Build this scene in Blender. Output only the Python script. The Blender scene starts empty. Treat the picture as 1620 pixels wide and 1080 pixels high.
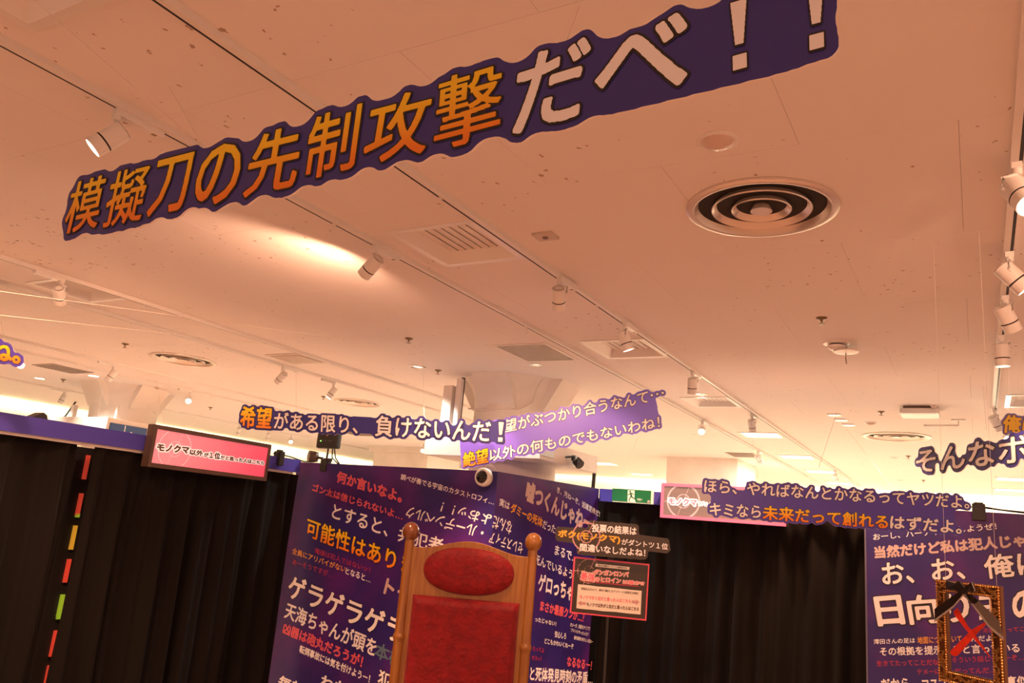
import bpy, bmesh, math, random
import numpy as np
from mathutils import Vector, Matrix, Euler

random.seed(7)
SC = bpy.context.scene
COL = SC.collection
PI = math.pi
H = 3.25                                   # ceiling height
EYE = Vector((0, 0, 1.85))

# ------------------------------------------------------------------ camera, world, exposure
YAW, PITCH, ROLL, FPX = -0.53490986, 0.22922674, 0.0879533, 1261.69
CF = Vector((math.sin(YAW) * math.cos(PITCH), math.cos(YAW) * math.cos(PITCH), math.sin(PITCH)))
_r = Vector((math.cos(YAW), -math.sin(YAW), 0)); _u = _r.cross(CF)
CR = _r * math.cos(ROLL) + _u * math.sin(ROLL)
CU = -_r * math.sin(ROLL) + _u * math.cos(ROLL)
cam = bpy.data.cameras.new('camera'); cam.sensor_width = 36; cam.lens = FPX / 1620 * 36; cam.clip_end = 200
camo = bpy.data.objects.new('camera', cam); COL.objects.link(camo); SC.camera = camo
camo.matrix_world = Matrix(((CR.x, CU.x, -CF.x, EYE.x), (CR.y, CU.y, -CF.y, EYE.y), (CR.z, CU.z, -CF.z, EYE.z), (0, 0, 0, 1)))

w = bpy.data.worlds.new('world'); SC.world = w; w.use_nodes = True
w.node_tree.nodes['Background'].inputs[0].default_value = (1.0, 0.56, 0.37, 1)
w.node_tree.nodes['Background'].inputs[1].default_value = 0.9
SC.view_settings.view_transform = 'Standard'; SC.view_settings.look = 'None'
SC.view_settings.exposure = -0.13; SC.view_settings.gamma = 1.0
SC.view_settings.use_curve_mapping = False

WARM = (1.0, 0.52, 0.31)
FAR_WARM = (1.0, 0.94, 0.84)

def area(name, loc, direction, sx, sy, power, col):
    l = bpy.data.lights.new(name, 'AREA'); l.shape = 'RECTANGLE'; l.size = sx; l.size_y = sy
    l.energy = power; l.color = col
    o = bpy.data.objects.new(name, l); COL.objects.link(o); o.location = loc
    o.rotation_euler = Vector(direction).to_track_quat('-Z', 'Y').to_euler()
    return o

def spot(name, loc, direction, power, col=WARM, cone=70, blend=.35, r=.03):
    l = bpy.data.lights.new(name, 'SPOT'); l.energy = power; l.color = col
    l.spot_size = math.radians(cone); l.spot_blend = blend; l.shadow_soft_size = r
    o = bpy.data.objects.new(name, l); COL.objects.link(o); o.location = loc
    o.rotation_euler = Vector(direction).to_track_quat('-Z', 'Y').to_euler()
    return o

# ------------------------------------------------------------------ pixel -> place on a real plane of the room
def ray(x, y):
    return (x - 810) / FPX * CR - (y - 540) / FPX * CU + CF

def at(x, y, X=None, Y=None, Z=None, d=None):
    v = ray(x, y)
    t = d if d is not None else (X - EYE.x) / v.x if X is not None else (Y - EYE.y) / v.y if Y is not None else (Z - EYE.z) / v.z
    return EYE + t * v

class Plane:
    def __init__(s, O, U, V=None):
        s.O = Vector(O); s.U = Vector(U).normalized()
        s.V = Vector(V).normalized() if V else Vector((0, 0, 1))
        s.V = (s.V - s.V.dot(s.U) * s.U).normalized()
        s.N = s.U.cross(s.V)
    def to2(s, x, y):
        v = ray(x, y); t = (s.O - EYE).dot(s.N) / v.dot(s.N); p = EYE + t * v - s.O
        return np.array([p.dot(s.U), p.dot(s.V)])
    def to3(s, a, b, h=0.0):
        return s.O + float(a) * s.U + float(b) * s.V + float(h) * s.N

# ------------------------------------------------------------------ materials
MATS = {}
def mat(name, col, rough=.6, metal=0.0, emit=None, est=0.0, spec=.5, noise=None, bump=None, sheen=0.0, coat=0.0):
    if name in MATS: return MATS[name]
    m = bpy.data.materials.new(name); m.use_nodes = True; nt = m.node_tree
    b = nt.nodes['Principled BSDF']
    b.inputs['Base Color'].default_value = (*col, 1); b.inputs['Roughness'].default_value = rough
    b.inputs['Metallic'].default_value = metal; b.inputs['Specular IOR Level'].default_value = spec
    b.inputs['Sheen Weight'].default_value = sheen; b.inputs['Coat Weight'].default_value = coat
    if emit: b.inputs['Emission Color'].default_value = (*emit, 1); b.inputs['Emission Strength'].default_value = est
    tc = nt.nodes.new('ShaderNodeTexCoord')
    if noise:
        sc, c2, lo, hi = noise[:4]; strch = noise[4] if len(noise) > 4 else (1, 1, 1)
        mp = nt.nodes.new('ShaderNodeMapping'); mp.inputs['Scale'].default_value = strch
        n = nt.nodes.new('ShaderNodeTexNoise'); n.inputs['Scale'].default_value = sc; n.inputs['Detail'].default_value = 4
        r = nt.nodes.new('ShaderNodeMapRange'); r.inputs[1].default_value = lo; r.inputs[2].default_value = hi
        mx = nt.nodes.new('ShaderNodeMix'); mx.data_type = 'RGBA'
        mx.inputs[6].default_value = (*col, 1); mx.inputs[7].default_value = (*c2, 1)
        nt.links.new(tc.outputs['Object'], mp.inputs[0]); nt.links.new(mp.outputs[0], n.inputs['Vector'])
        nt.links.new(n.outputs[0], r.inputs[0]); nt.links.new(r.outputs[0], mx.inputs[0])
        nt.links.new(mx.outputs[2], b.inputs['Base Color'])
    if bump:
        n2 = nt.nodes.new('ShaderNodeTexNoise'); n2.inputs['Scale'].default_value = bump[0]; n2.inputs['Detail'].default_value = 5
        bp = nt.nodes.new('ShaderNodeBump'); bp.inputs['Strength'].default_value = bump[1]; bp.inputs['Distance'].default_value = bump[2] if len(bump) > 2 else .01
        nt.links.new(tc.outputs['Object'], n2.inputs['Vector']); nt.links.new(n2.outputs[0], bp.inputs['Height'])
        nt.links.new(bp.outputs[0], b.inputs['Normal'])
    MATS[name] = m
    return m

def ceiling_mat():
    m = mat('ceiling_board', (.80, .75, .72), .9)
    nt = m.node_tree; b = nt.nodes['Principled BSDF']; geo = nt.nodes.new('ShaderNodeNewGeometry')
    last = None
    def specks(scale, lo, hi, stretch, dark):
        nonlocal last
        mp = nt.nodes.new('ShaderNodeMapping'); mp.inputs['Scale'].default_value = stretch
        v = nt.nodes.new('ShaderNodeTexVoronoi'); v.inputs['Scale'].default_value = scale
        n = nt.nodes.new('ShaderNodeTexNoise'); n.inputs['Scale'].default_value = 1.1; n.inputs['Detail'].default_value = 3
        thr = nt.nodes.new('ShaderNodeMapRange'); thr.inputs[1].default_value = .36; thr.inputs[2].default_value = .68
        thr.inputs[3].default_value = lo; thr.inputs[4].default_value = hi
        rnd = nt.nodes.new('ShaderNodeSeparateColor')
        m1 = nt.nodes.new('ShaderNodeMath'); m1.operation = 'MULTIPLY'
        m2 = nt.nodes.new('ShaderNodeMath'); m2.operation = 'LESS_THAN'
        wob = nt.nodes.new('ShaderNodeTexNoise'); wob.inputs['Scale'].default_value = 60; wob.inputs['Detail'].default_value = 2
        add = nt.nodes.new('ShaderNodeVectorMath'); add.operation = 'MULTIPLY_ADD'; add.inputs[1].default_value = (.035, .035, 0)
        nt.links.new(geo.outputs['Position'], wob.inputs['Vector']); nt.links.new(wob.outputs['Color'], add.inputs[0]); nt.links.new(geo.outputs['Position'], add.inputs[2])
        nt.links.new(add.outputs[0], mp.inputs[0]); nt.links.new(mp.outputs[0], v.inputs['Vector'])
        nt.links.new(geo.outputs['Position'], n.inputs['Vector']); nt.links.new(n.outputs[0], thr.inputs[0])
        nt.links.new(v.outputs['Color'], rnd.inputs[0])
        nt.links.new(thr.outputs[0], m1.inputs[0]); nt.links.new(rnd.outputs[0], m1.inputs[1])
        nt.links.new(v.outputs['Distance'], m2.inputs[0]); nt.links.new(m1.outputs[0], m2.inputs[1])
        mx = nt.nodes.new('ShaderNodeMix'); mx.data_type = 'RGBA'; mx.inputs[7].default_value = (*dark, 1)
        if last is None: mx.inputs[6].default_value = (.80, .75, .72, 1)
        else: nt.links.new(last, mx.inputs[6])
        nt.links.new(m2.outputs[0], mx.inputs[0]); last = mx.outputs[2]
    specks(24, .0, .25, (1, .7, 0), (.42, .31, .25))
    specks(5, .0, .060, (1, .8, 0), (.14, .09, .06))
    nt.links.new(last, b.inputs['Base Color'])
    n2 = nt.nodes.new('ShaderNodeTexNoise'); n2.inputs['Scale'].default_value = 90; bp = nt.nodes.new('ShaderNodeBump')
    bp.inputs['Strength'].default_value = .25; bp.inputs['Distance'].default_value = .002
    nt.links.new(geo.outputs['Position'], n2.inputs['Vector']); nt.links.new(n2.outputs[0], bp.inputs['Height']); nt.links.new(bp.outputs[0], b.inputs['Normal'])
    return m

def grad_mat(name, c0, c1, rough=.5, emit=0.0):
    """printed gradient, from the lower edge of the lettering (c0) to the upper (c1)"""
    m = mat(name, c0, rough); nt = m.node_tree; b = nt.nodes['Principled BSDF']
    a = nt.nodes.new('ShaderNodeAttribute'); a.attribute_name = 'grad'
    r = nt.nodes.new('ShaderNodeValToRGB'); r.color_ramp.elements[0].color = (*c0, 1); r.color_ramp.elements[1].color = (*c1, 1)
    r.color_ramp.elements[0].position = .12; r.color_ramp.elements[1].position = .85
    nt.links.new(a.outputs['Fac'], r.inputs[0]); nt.links.new(r.outputs[0], b.inputs['Base Color'])
    if emit:
        nt.links.new(r.outputs[0], b.inputs['Emission Color']); b.inputs['Emission Strength'].default_value = emit
    return m

CEIL = ceiling_mat()
WHITE = mat('white_metal', (.78, .74, .70), .45)
WHITE_G = mat('white_gloss', (.80, .77, .74), .28)
SLOT = mat('black_slot', (.012, .008, .006), .6)
DARK = mat('dark_inside', (.02, .015, .012), .8)
BLACKP = mat('black_plastic', (.02, .018, .017), .45)
CREAM = mat('cream_paint', (.80, .74, .68), .7, noise=(2.5, (.70, .64, .58), .45, .75))
WALLP = mat('far_wall_paint', (.82, .78, .66), .8)
NAVY = mat('navy_print', (.036, .034, .25), .38)
PURPLE = mat('purple_print', (.080, .055, .42), .38)
VIOLET = mat('violet_print', (.17, .13, .80), .4)
FOAM = mat('white_foam_core', (.80, .76, .72), .6)
WTXT = mat('cream_white_ink', (.90, .89, .92), .5)
PTXT = mat('pale_pink_ink', (.60, .45, .44), .5)
KTXT = mat('black_ink', (.018, .013, .014), .5)
RTXT = mat('dark_red_ink', (.42, .03, .08), .5)
PINKTXT = mat('coral_pink_ink', (.72, .12, .17), .5)
BLUETXT = mat('grey_blue_ink', (.10, .17, .24), .5)
OTXT = grad_mat('yellow_to_orange_ink', (.84, .23, .015), (.90, .60, .015))
YTXT = mat('orange_ink', (.78, .36, .04), .5)
CHART = mat('black_fabric', (.0085, .0066, .0056), .9, sheen=.02, spec=.10)
BAND = mat('blue_band', (.062, .052, .42), .5)
PANELM = mat('purple_graphic', (.026, .014, .155), .45, noise=(1.6, (.10, .014, .19), .45, .68))
FLOORM = mat('floor_tiles', (.52, .36, .26), .5, noise=(1.2, (.44, .30, .22), .4, .6))
WOOD = mat('honey_wood', (.31, .125, .022), .32, noise=(6, (.22, .075, .014), .35, .7, (9, 9, .7)), coat=.3)
WOOD2 = mat('dark_wood', (.22, .07, .02), .25, noise=(8, (.13, .035, .01), .35, .7, (5, 5, 2)), coat=.4)
VELVET = mat('crushed_red_velvet', (.22, .003, .007), .55, noise=(22, (.165, .002, .005), .42, .62), bump=(45, .6, .010), sheen=.10, spec=.25)
GOLD = mat('antique_gold', (.80, .44, .14), .25, metal=.75, bump=(260, .25, .002))
METALR = mat('satin_aluminium', (.80, .70, .62), .28, metal=.45)

def emitm(name, col, s):
    return mat(name, (.8, .8, .8), .5, emit=col, est=s)
LAMPON = emitm('lamp_glow', (1.0, .80, .55), 14)
TUBEON = emitm('panel_glow', (1.0, .86, .62), 5)
COVEON = emitm('cove_glow', (1.0, .86, .50), 7)

# ------------------------------------------------------------------ mesh helpers
class MB:
    def __init__(s): s.v = []; s.f = []
    def add(s, vs, fs):
        n = len(s.v); s.v += [Vector(p) for p in vs]; s.f += [tuple(i + n for i in f) for f in fs]; return s
    def box(s, c, size, R=None):
        x, y, z = [k / 2 for k in size]; c = Vector(c)
        vs = [Vector((a * x, b * y, d * z)) for a in (-1, 1) for b in (-1, 1) for d in (-1, 1)]
        if R is not None: vs = [R @ p for p in vs]
        return s.add([p + c for p in vs], [(0, 1, 3, 2), (4, 6, 7, 5), (0, 4, 5, 1), (2, 3, 7, 6), (0, 2, 6, 4), (1, 5, 7, 3)])
    def lathe(s, base, axis, prof, seg=24, cap=True):
        """prof: (radius, distance along axis)"""
        axis = Vector(axis).normalized(); q = axis.to_track_quat('Z', 'Y'); base = Vector(base)
        vs = []; fs = []
        for r, h in prof:
            for k in range(seg):
                a = 2 * PI * k / seg; vs.append(base + q @ Vector((r * math.cos(a), r * math.sin(a), h)))
        for i in range(len(prof) - 1):
            for k in range(seg):
                k2 = (k + 1) % seg; fs.append((i * seg + k, i * seg + k2, (i + 1) * seg + k2, (i + 1) * seg + k))
        if cap:
            fs.append(tuple(range(seg - 1, -1, -1))); n = (len(prof) - 1) * seg; fs.append(tuple(n + k for k in range(seg)))
        return s.add(vs, fs)
    def tube(s, pts, r, seg=6):
        pts = [Vector(p) for p in pts]; vs = []; fs = []
        for i, p in enumerate(pts):
            d = (pts[min(i + 1, len(pts) - 1)] - pts[max(i - 1, 0)]).normalized(); q = d.to_track_quat('Z', 'Y')
            for k in range(seg):
                a = 2 * PI * k / seg; vs.append(p + q @ Vector((r * math.cos(a), r * math.sin(a), 0)))
        for i in range(len(pts) - 1):
            for k in range(seg):
                k2 = (k + 1) % seg; fs.append((i * seg + k, i * seg + k2, (i + 1) * seg + k2, (i + 1) * seg + k))
        fs.append(tuple(range(seg - 1, -1, -1))); n = (len(pts) - 1) * seg; fs.append(tuple(n + k for k in range(seg)))
        return s.add(vs, fs)
    def prism(s, poly, depth):
        """poly: list of 3D points (planar), depth: vector"""
        n = len(poly); d = Vector(depth); vs = [Vector(p) for p in poly] + [Vector(p) + d for p in poly]
        fs = [tuple(range(n - 1, -1, -1)), tuple(range(n, 2 * n))] + [(i, (i + 1) % n, n + (i + 1) % n, n + i) for i in range(n)]
        return s.add(vs, fs)
    def build(s, name, m, parent=None, smooth=False, bevel=0.0, sharp=35):
        me = bpy.data.meshes.new(name); off = Vector(parent.get('_org', (0, 0, 0))) if parent is not None else Vector((0, 0, 0))
        me.from_pydata([tuple(p - off) for p in s.v], [], s.f); me.materials.append(m)
        if bevel:
            bm = bmesh.new(); bm.from_mesh(me)
            bmesh.ops.bevel(bm, geom=[e for e in bm.edges if len(e.link_faces) == 2 and e.calc_face_angle(0) > .5], offset=bevel, segments=2, affect='EDGES', profile=.6)
            bm.to_mesh(me); bm.free()
        bm = bmesh.new(); bm.from_mesh(me); bmesh.ops.recalc_face_normals(bm, faces=bm.faces); bm.to_mesh(me); bm.free()
        if smooth:
            for p in me.polygons: p.use_smooth = True
            me.set_sharp_from_angle(angle=math.radians(sharp))
        o = bpy.data.objects.new(name, me); COL.objects.link(o)
        if parent is not None: o.parent = parent; o['_org'] = tuple(parent.get('_org', (0, 0, 0)))
        return o

def thing(name, loc, label, cat, group=None):
    o = bpy.data.objects.new(name, None); o.empty_display_size = .1; COL.objects.link(o); o.location = loc
    o['_org'] = tuple(loc); o['label'] = label; o['category'] = cat
    if group: o['group'] = group
    return o
def tag(o, label, cat, group=None):
    o['label'] = label; o['category'] = cat
    if group: o['group'] = group
    return o
def struct(o): o['kind'] = 'structure'; return o
def dup(root, loc, rotz=0, label=None):
    r = root.copy(); COL.objects.link(r); r.location = loc; r.rotation_euler = (0, 0, rotz)
    if label: r['label'] = label
    for ch in list(root.children):
        c = ch.copy(); COL.objects.link(c); c.parent = r
        for g in list(ch.children):
            d = g.copy(); COL.objects.link(d); d.parent = c
    return r

# ------------------------------------------------------------------ lettering: glyph outlines -> distance field -> clean contours
FONT_TRI = {}
def text_tris(s):
    if s in FONT_TRI: return FONT_TRI[s]
    if s == '！':       # square-dotted mark of the signs' typeface
        A = [(.36, .84), (.64, .84), (.57, .26), (.43, .26)]; B = [(.385, .13), (.615, .13), (.615, -.06), (.385, -.06)]
        FONT_TRI[s] = np.array([[P[0], P[i], P[i + 1]] for P in (A, B) for i in (1, 2)]); return FONT_TRI[s]
    c = bpy.data.curves.new('t', 'FONT'); c.body = s; c.size = 1; c.resolution_u = 3
    o = bpy.data.objects.new('t', c); COL.objects.link(o); bpy.context.view_layer.update()
    me = bpy.data.meshes.new_from_object(o.evaluated_get(bpy.context.evaluated_depsgraph_get()))
    me.calc_loop_triangles()
    co = np.zeros(len(me.vertices) * 3); me.vertices.foreach_get('co', co); co = co.reshape(-1, 3)[:, :2]
    ti = np.zeros(len(me.loop_triangles) * 3, dtype=np.int32); me.loop_triangles.foreach_get('vertices', ti)
    t = co[ti.reshape(-1, 3)]
    bpy.data.objects.remove(o); bpy.data.curves.remove(c); bpy.data.meshes.remove(me)
    FONT_TRI[s] = t
    return t

class Canvas:
    def __init__(s, x0, y0, x1, y1, res):
        s.x0, s.y0, s.res = x0, y0, res
        s.w = int(math.ceil((x1 - x0) * res)) + 1; s.h = int(math.ceil((y1 - y0) * res)) + 1
        s.m = np.zeros((s.h, s.w), bool)
    def tri(s, t):
        q = (t - np.array([s.x0, s.y0])) * s.res
        a, b, c = q
        d = (b[0] - a[0]) * (c[1] - a[1]) - (c[0] - a[0]) * (b[1] - a[1])
        if abs(d) < 1e-9: return
        xa = max(int(math.ceil(q[:, 0].min() - .5)), 0); xb = min(int(math.floor(q[:, 0].max() + .5)), s.w - 1)
        ya = max(int(math.ceil(q[:, 1].min() - .5)), 0); yb = min(int(math.floor(q[:, 1].max() + .5)), s.h - 1)
        if xb < xa or yb < ya: return
        X = np.arange(xa, xb + 1)[None, :]; Y = np.arange(ya, yb + 1)[:, None]
        u = ((X - a[0]) * (c[1] - a[1]) - (c[0] - a[0]) * (Y - a[1])) / d
        v = ((b[0] - a[0]) * (Y - a[1]) - (X - a[0]) * (b[1] - a[1])) / d
        s.m[ya:yb + 1, xa:xb + 1] |= (u >= -1e-6) & (v >= -1e-6) & (u + v <= 1 + 1e-6)
    def poly(s, pts):
        pts = np.array(pts, float)
        for i in range(1, len(pts) - 1): s.tri(np.array([pts[0], pts[i], pts[i + 1]]))
    def circle(s, c, r, r2=0):
        Y, X = np.mgrid[0:s.h, 0:s.w]; d = np.hypot(X / s.res + s.x0 - c[0], Y / s.res + s.y0 - c[1])
        s.m |= (d <= r) & (d >= r2)
    def seg(s, a, b, r):
        Y, X = np.mgrid[0:s.h, 0:s.w]; P = np.stack([X / s.res + s.x0, Y / s.res + s.y0], -1)
        a = np.array(a, float); b = np.array(b, float); d = b - a
        t = np.clip(((P - a) @ d) / max(d @ d, 1e-12), 0, 1); q = P - a - t[..., None] * d
        s.m |= np.hypot(q[..., 0], q[..., 1]) <= r
    def field(s, R):
        """signed distance in pixels, limited to R"""
        def edt(m):
            big = 1e6; g = np.where(m, 0.0, big)
            for ax in (0, 1):
                o = g.copy()
                for d in range(1, R + 1):
                    dd = d * d
                    a = np.full_like(g, big); b = np.full_like(g, big)
                    if ax == 0: a[d:] = g[:-d]; b[:-d] = g[d:]
                    else: a[:, d:] = g[:, :-d]; b[:, :-d] = g[:, d:]
                    o = np.minimum(o, np.minimum(a, b) + dd)
                g = o
            return np.sqrt(np.minimum(g, (R + 1) ** 2))
        f = edt(s.m) - edt(~s.m)
        f = np.where(f > 0, f - .5, f + .5)
        k = f.copy(); k[1:-1, 1:-1] = (f[1:-1, 1:-1] * 4 + f[:-2, 1:-1] + f[2:, 1:-1] + f[1:-1, :-2] + f[1:-1, 2:]) / 8
        return k

def contours(f, lvl):
    """loops of f <= lvl, in pixel coordinates"""
    g = lvl - f; g[0, :] = g[-1, :] = -1; g[:, 0] = g[:, -1] = -1
    g = np.where(np.abs(g) < 1e-6, 1e-6, g); ins = g > 0
    a = ins[:-1, :-1]; b = ins[:-1, 1:]; c = ins[1:, 1:]; d = ins[1:, :-1]
    code = a * 1 + b * 2 + c * 4 + d * 8
    ys, xs = np.nonzero((code > 0) & (code < 15))
    T = {1: [(3, 0)], 2: [(0, 1)], 3: [(3, 1)], 4: [(1, 2)], 5: [(3, 0), (1, 2)], 6: [(0, 2)], 7: [(3, 2)], 8: [(2, 3)], 9: [(2, 0)],
         10: [(0, 1), (2, 3)], 11: [(2, 1)], 12: [(1, 3)], 13: [(1, 0)], 14: [(0, 3)]}
    nxt = {}
    for y, x in zip(ys.tolist(), xs.tolist()):
        E4 = ((0, y, x), (1, y, x + 1), (0, y + 1, x), (1, y, x))
        for p, q in T[int(code[y, x])]: nxt[E4[p]] = E4[q]
    def pt(e):
        k, y, x = e
        if k == 0: u = g[y, x]; v = g[y, x + 1]; return (x + u / (u - v), y)
        u = g[y, x]; v = g[y + 1, x]; return (x, y + u / (u - v))
    loops = []
    while nxt:
        st, cur = nxt.popitem(); L = [st]
        while cur != st and cur in nxt: L.append(cur); cur = nxt.pop(cur)
        if len(L) >= 6: loops.append(simplify(np.array([pt(e) for e in L])))
    return [l for l in loops if len(l) >= 3]

def simplify(P, tol=.16):
    n = len(P); i1 = int(np.argmax(((P - P[0]) ** 2).sum(1)))
    def dp(seg):
        keep = [0, len(seg) - 1]; st = [(0, len(seg) - 1)]
        while st:
            i, j = st.pop()
            if j - i < 2: continue
            a = seg[i]; d = seg[j] - a; L = math.hypot(*d) + 1e-9; q = seg[i + 1:j] - a
            e = np.abs(q[:, 0] * d[1] - q[:, 1] * d[0]) / L; k = int(np.argmax(e))
            if e[k] > tol: k += i + 1; keep.append(k); st += [(i, k), (k, j)]
        return seg[sorted(keep)]
    A = dp(P[:i1 + 1]); B = dp(np.vstack([P[i1:], P[:1]]))
    return np.vstack([A[:-1], B[:-1]])

def loops_mesh(loops, f3, name, m, parent=None, thick=0.0, grad=None):
    """2D loops -> filled mesh; f3 maps (x, y, h) to the world"""
    c = bpy.data.curves.new('c', 'CURVE'); c.dimensions = '2D'; c.fill_mode = 'BOTH' if thick else 'FRONT'; c.extrude = thick / 2
    for L in loops:
        s = c.splines.new('POLY'); s.points.add(len(L) - 1)
        s.points.foreach_set('co', np.hstack([L, np.zeros((len(L), 1)), np.ones((len(L), 1))]).ravel()); s.use_cyclic_u = True
    o = bpy.data.objects.new('c', c); COL.objects.link(o); bpy.context.view_layer.update()
    me = bpy.data.meshes.new_from_object(o.evaluated_get(bpy.context.evaluated_depsgraph_get()))
    bpy.data.objects.remove(o); bpy.data.curves.remove(c)
    me.name = name; off = Vector(parent.get('_org', (0, 0, 0))) if parent is not None else Vector((0, 0, 0))
    if grad:
        at_ = me.attributes.new('grad', 'FLOAT', 'POINT')
        at_.data.foreach_set('value', np.array([grad(v.co.x, v.co.y) for v in me.vertices], dtype=np.float32))
    for v in me.vertices: v.co = f3(v.co.x, v.co.y, v.co.z) - off
    me.materials.clear(); me.materials.append(m)
    ob = bpy.data.objects.new(name, me); COL.objects.link(ob)
    if parent is not None: ob.parent = parent
    return ob

class Run:
    """a line of lettering fitted to three corners of its box on a plane"""
    def __init__(s, pl, text, BL, BR, TL, zoom=None, mat=None, w=.018, stroke=None, smat=None, res=56):
        def px(p): return pl.to2(zoom[0] + p[0] / zoom[2], zoom[1] + p[1] / zoom[2]) if zoom else pl.to2(*p)
        s.pl = pl; s.t = text_tris(text); s.mat = mat; s.w = w; s.stroke = stroke; s.smat = smat or KTXT; s.res = res
        mn = s.t.reshape(-1, 2).min(0); mx = s.t.reshape(-1, 2).max(0); s.mn, s.mx = mn, mx
        bl, br, tl = px(BL), px(BR), px(TL)
        s.ex = (br - bl) / (mx[0] - mn[0]); s.ey = (tl - bl) / (mx[1] - mn[1]); s.o = bl - s.ex * mn[0] - s.ey * mn[1]
    def loc(s, P): return s.o + P[..., :1] * s.ex + P[..., 1:] * s.ey
    def tris(s): return s.loc(s.t)
    def make(s, parent, h=.0015, name='lettering', label=None):
        R = int(max(s.w, s.stroke or 0) * s.res) + 3; pad = (R + 2) / s.res
        cv = Canvas(s.mn[0] - pad, s.mn[1] - pad, s.mx[0] + pad, s.mx[1] + pad, s.res)
        for t in s.t: cv.tri(t)
        f = cv.field(R); out = []
        def f3(hh):
            def g(x, y, z): a = s.o + (x / s.res + cv.x0) * s.ex + (y / s.res + cv.y0) * s.ey; return s.pl.to3(a[0], a[1], hh)
            return g
        gr = lambda x, y: (y / s.res + cv.y0 - s.mn[1]) / (s.mx[1] - s.mn[1])
        if s.stroke: out.append(loops_mesh(contours(f, s.stroke * s.res), f3(h), 'lettering_outline', s.smat, parent))
        out.append(loops_mesh(contours(f, s.w * s.res), f3(h + (.0012 if s.stroke else 0)), name, s.mat, parent, grad=gr))
        if label: out[-1]['label'] = label
        return out

def cut_board(pl, runs, border, close, res, mfront, parent, thick=.006, polys=(), name='board', mside=None):
    """a foam board cut round its lettering with a margin"""
    allp = np.vstack([r.tris().reshape(-1, 2) for r in runs] + [np.array(p) for p in polys])
    pad = border + close + .02; mn = allp.min(0) - pad; mx = allp.max(0) + pad
    cv = Canvas(mn[0], mn[1], mx[0], mx[1], res)
    for r in runs:
        for t in r.tris(): cv.tri(t)
    for p in polys: cv.poly(p)
    R = int((border + close) * res) + 2
    f = cv.field(R); c2 = Canvas(mn[0], mn[1], mx[0], mx[1], res); c2.m = f <= (border + close) * res
    f2 = c2.field(int(close * res) + 4)
    L = contours(f2, -close * res)
    def f3(x, y, z): return pl.to3(x / res + cv.x0, y / res + cv.y0, z - thick / 2 - .0005)
    ob = loops_mesh(L, f3, name, mfront, parent, thick=thick)
    me = ob.data; me.materials.append(mside or FOAM)
    for p in me.polygons:
        n = p.normal
        if abs(n.dot(pl.N)) < .5 or n.dot(pl.N) < -.5: p.material_index = 1
    return ob, cv, L

def strings(root, pts, r=.0009):
    for a, b in pts: MB().tube([a, b], r, 4).build('nylon_line', STRING, root)
STRING = mat('nylon', (.75, .68, .62), .3)
exec_later = []

# ================================================================== THE SETTING
def bx(name, lo, hi, m, parent=None, bevel=0.0):
    lo = Vector(lo); hi = Vector(hi)
    return MB().box((lo + hi) / 2, hi - lo).build(name, m, parent, bevel=bevel)

XL, XR, YN, YF = -13.85, 6.0, -4.0, 17.8
struct(bx('floor', (XL, YN, -.05), (XR, YF, 0), FLOORM))
wl = struct(bx('wall_left', (XL - .15, YN, 0), (XL, YF, H + .3), WALLP))
wb = struct(bx('wall_back', (XL, YF, 0), (XR, YF + .15, H + .3), WALLP))
cl_ = area('cove_left', (XL + .10, 9.5, H - .03), (0, 0, -1), .10, 16, 85, (1.0, .88, .50)); cl_.rotation_euler = (0, .45, 0)
cb_ = area('cove_back', (-4, YF - .10, H - .03), (0, 0, -1), 19, .10, 55, (1.0, .88, .50)); cb_.rotation_euler = (.45, 0, 0)

ceil = struct(bx('ceiling', (XL, YN, H + .30), (XR, YF, H + .34), DARK))
ceil['_org'] = (0, 0, 0)
PX0, PX1, PY0, PY1 = -8.0, 2.0, .67, 10.77
cutters = []          # (kind, data) openings for the ceiling fixtures
VENTS = [(-2.535, .59, -2.015, 1.14), (-2.535, 2.93, -2.015, 3.48), (-2.535, 5.24, -2.015, 5.82), (-2.50, 7.55, -2.02, 8.11),
         (-5.80, 2.95, -5.31, 3.46), (.25, 7.52, .75, 8.10)]
LIGHTS_P = [(-2.54, 9.93, -2.04, 10.40), (-2.54, 12.26, -2.04, 12.72), (-2.54, 14.40, -2.04, 14.86), (-2.54, 16.6, -2.04, 17.05),
            (-6.62, 14.45, -6.10, 14.98), (-6.6, 16.6, -6.1, 17.0), (.27, 14.4, 1.2, 14.9), (.27, 16.4, 1.2, 16.9)]
DIFFS = [(-.737, 3.205, .31), (-7.03, 5.27, .33), (-6.83, 7.80, .31), (-.76, 10.08, .36)]
GRILLES = [(-3.29, 5.235, -2.80, 5.83), (-3.29, .60, -2.80, 1.18)]
for v in VENTS: cutters.append(('b', (v[0] + .03, v[1] + .03, v[2] - .03, v[3] - .03)))
for v in LIGHTS_P + GRILLES: cutters.append(('b', (v[0] + .02, v[1] + .02, v[2] - .02, v[3] - .02)))
for c in DIFFS: cutters.append(('c', (c[0], c[1], c[2] - .012)))
for c in [(-4.49, 5.92, .06), (-3.28, 5.98, .06), (-2.25, 7.39, .06)]: cutters.append(('c', c))

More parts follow.
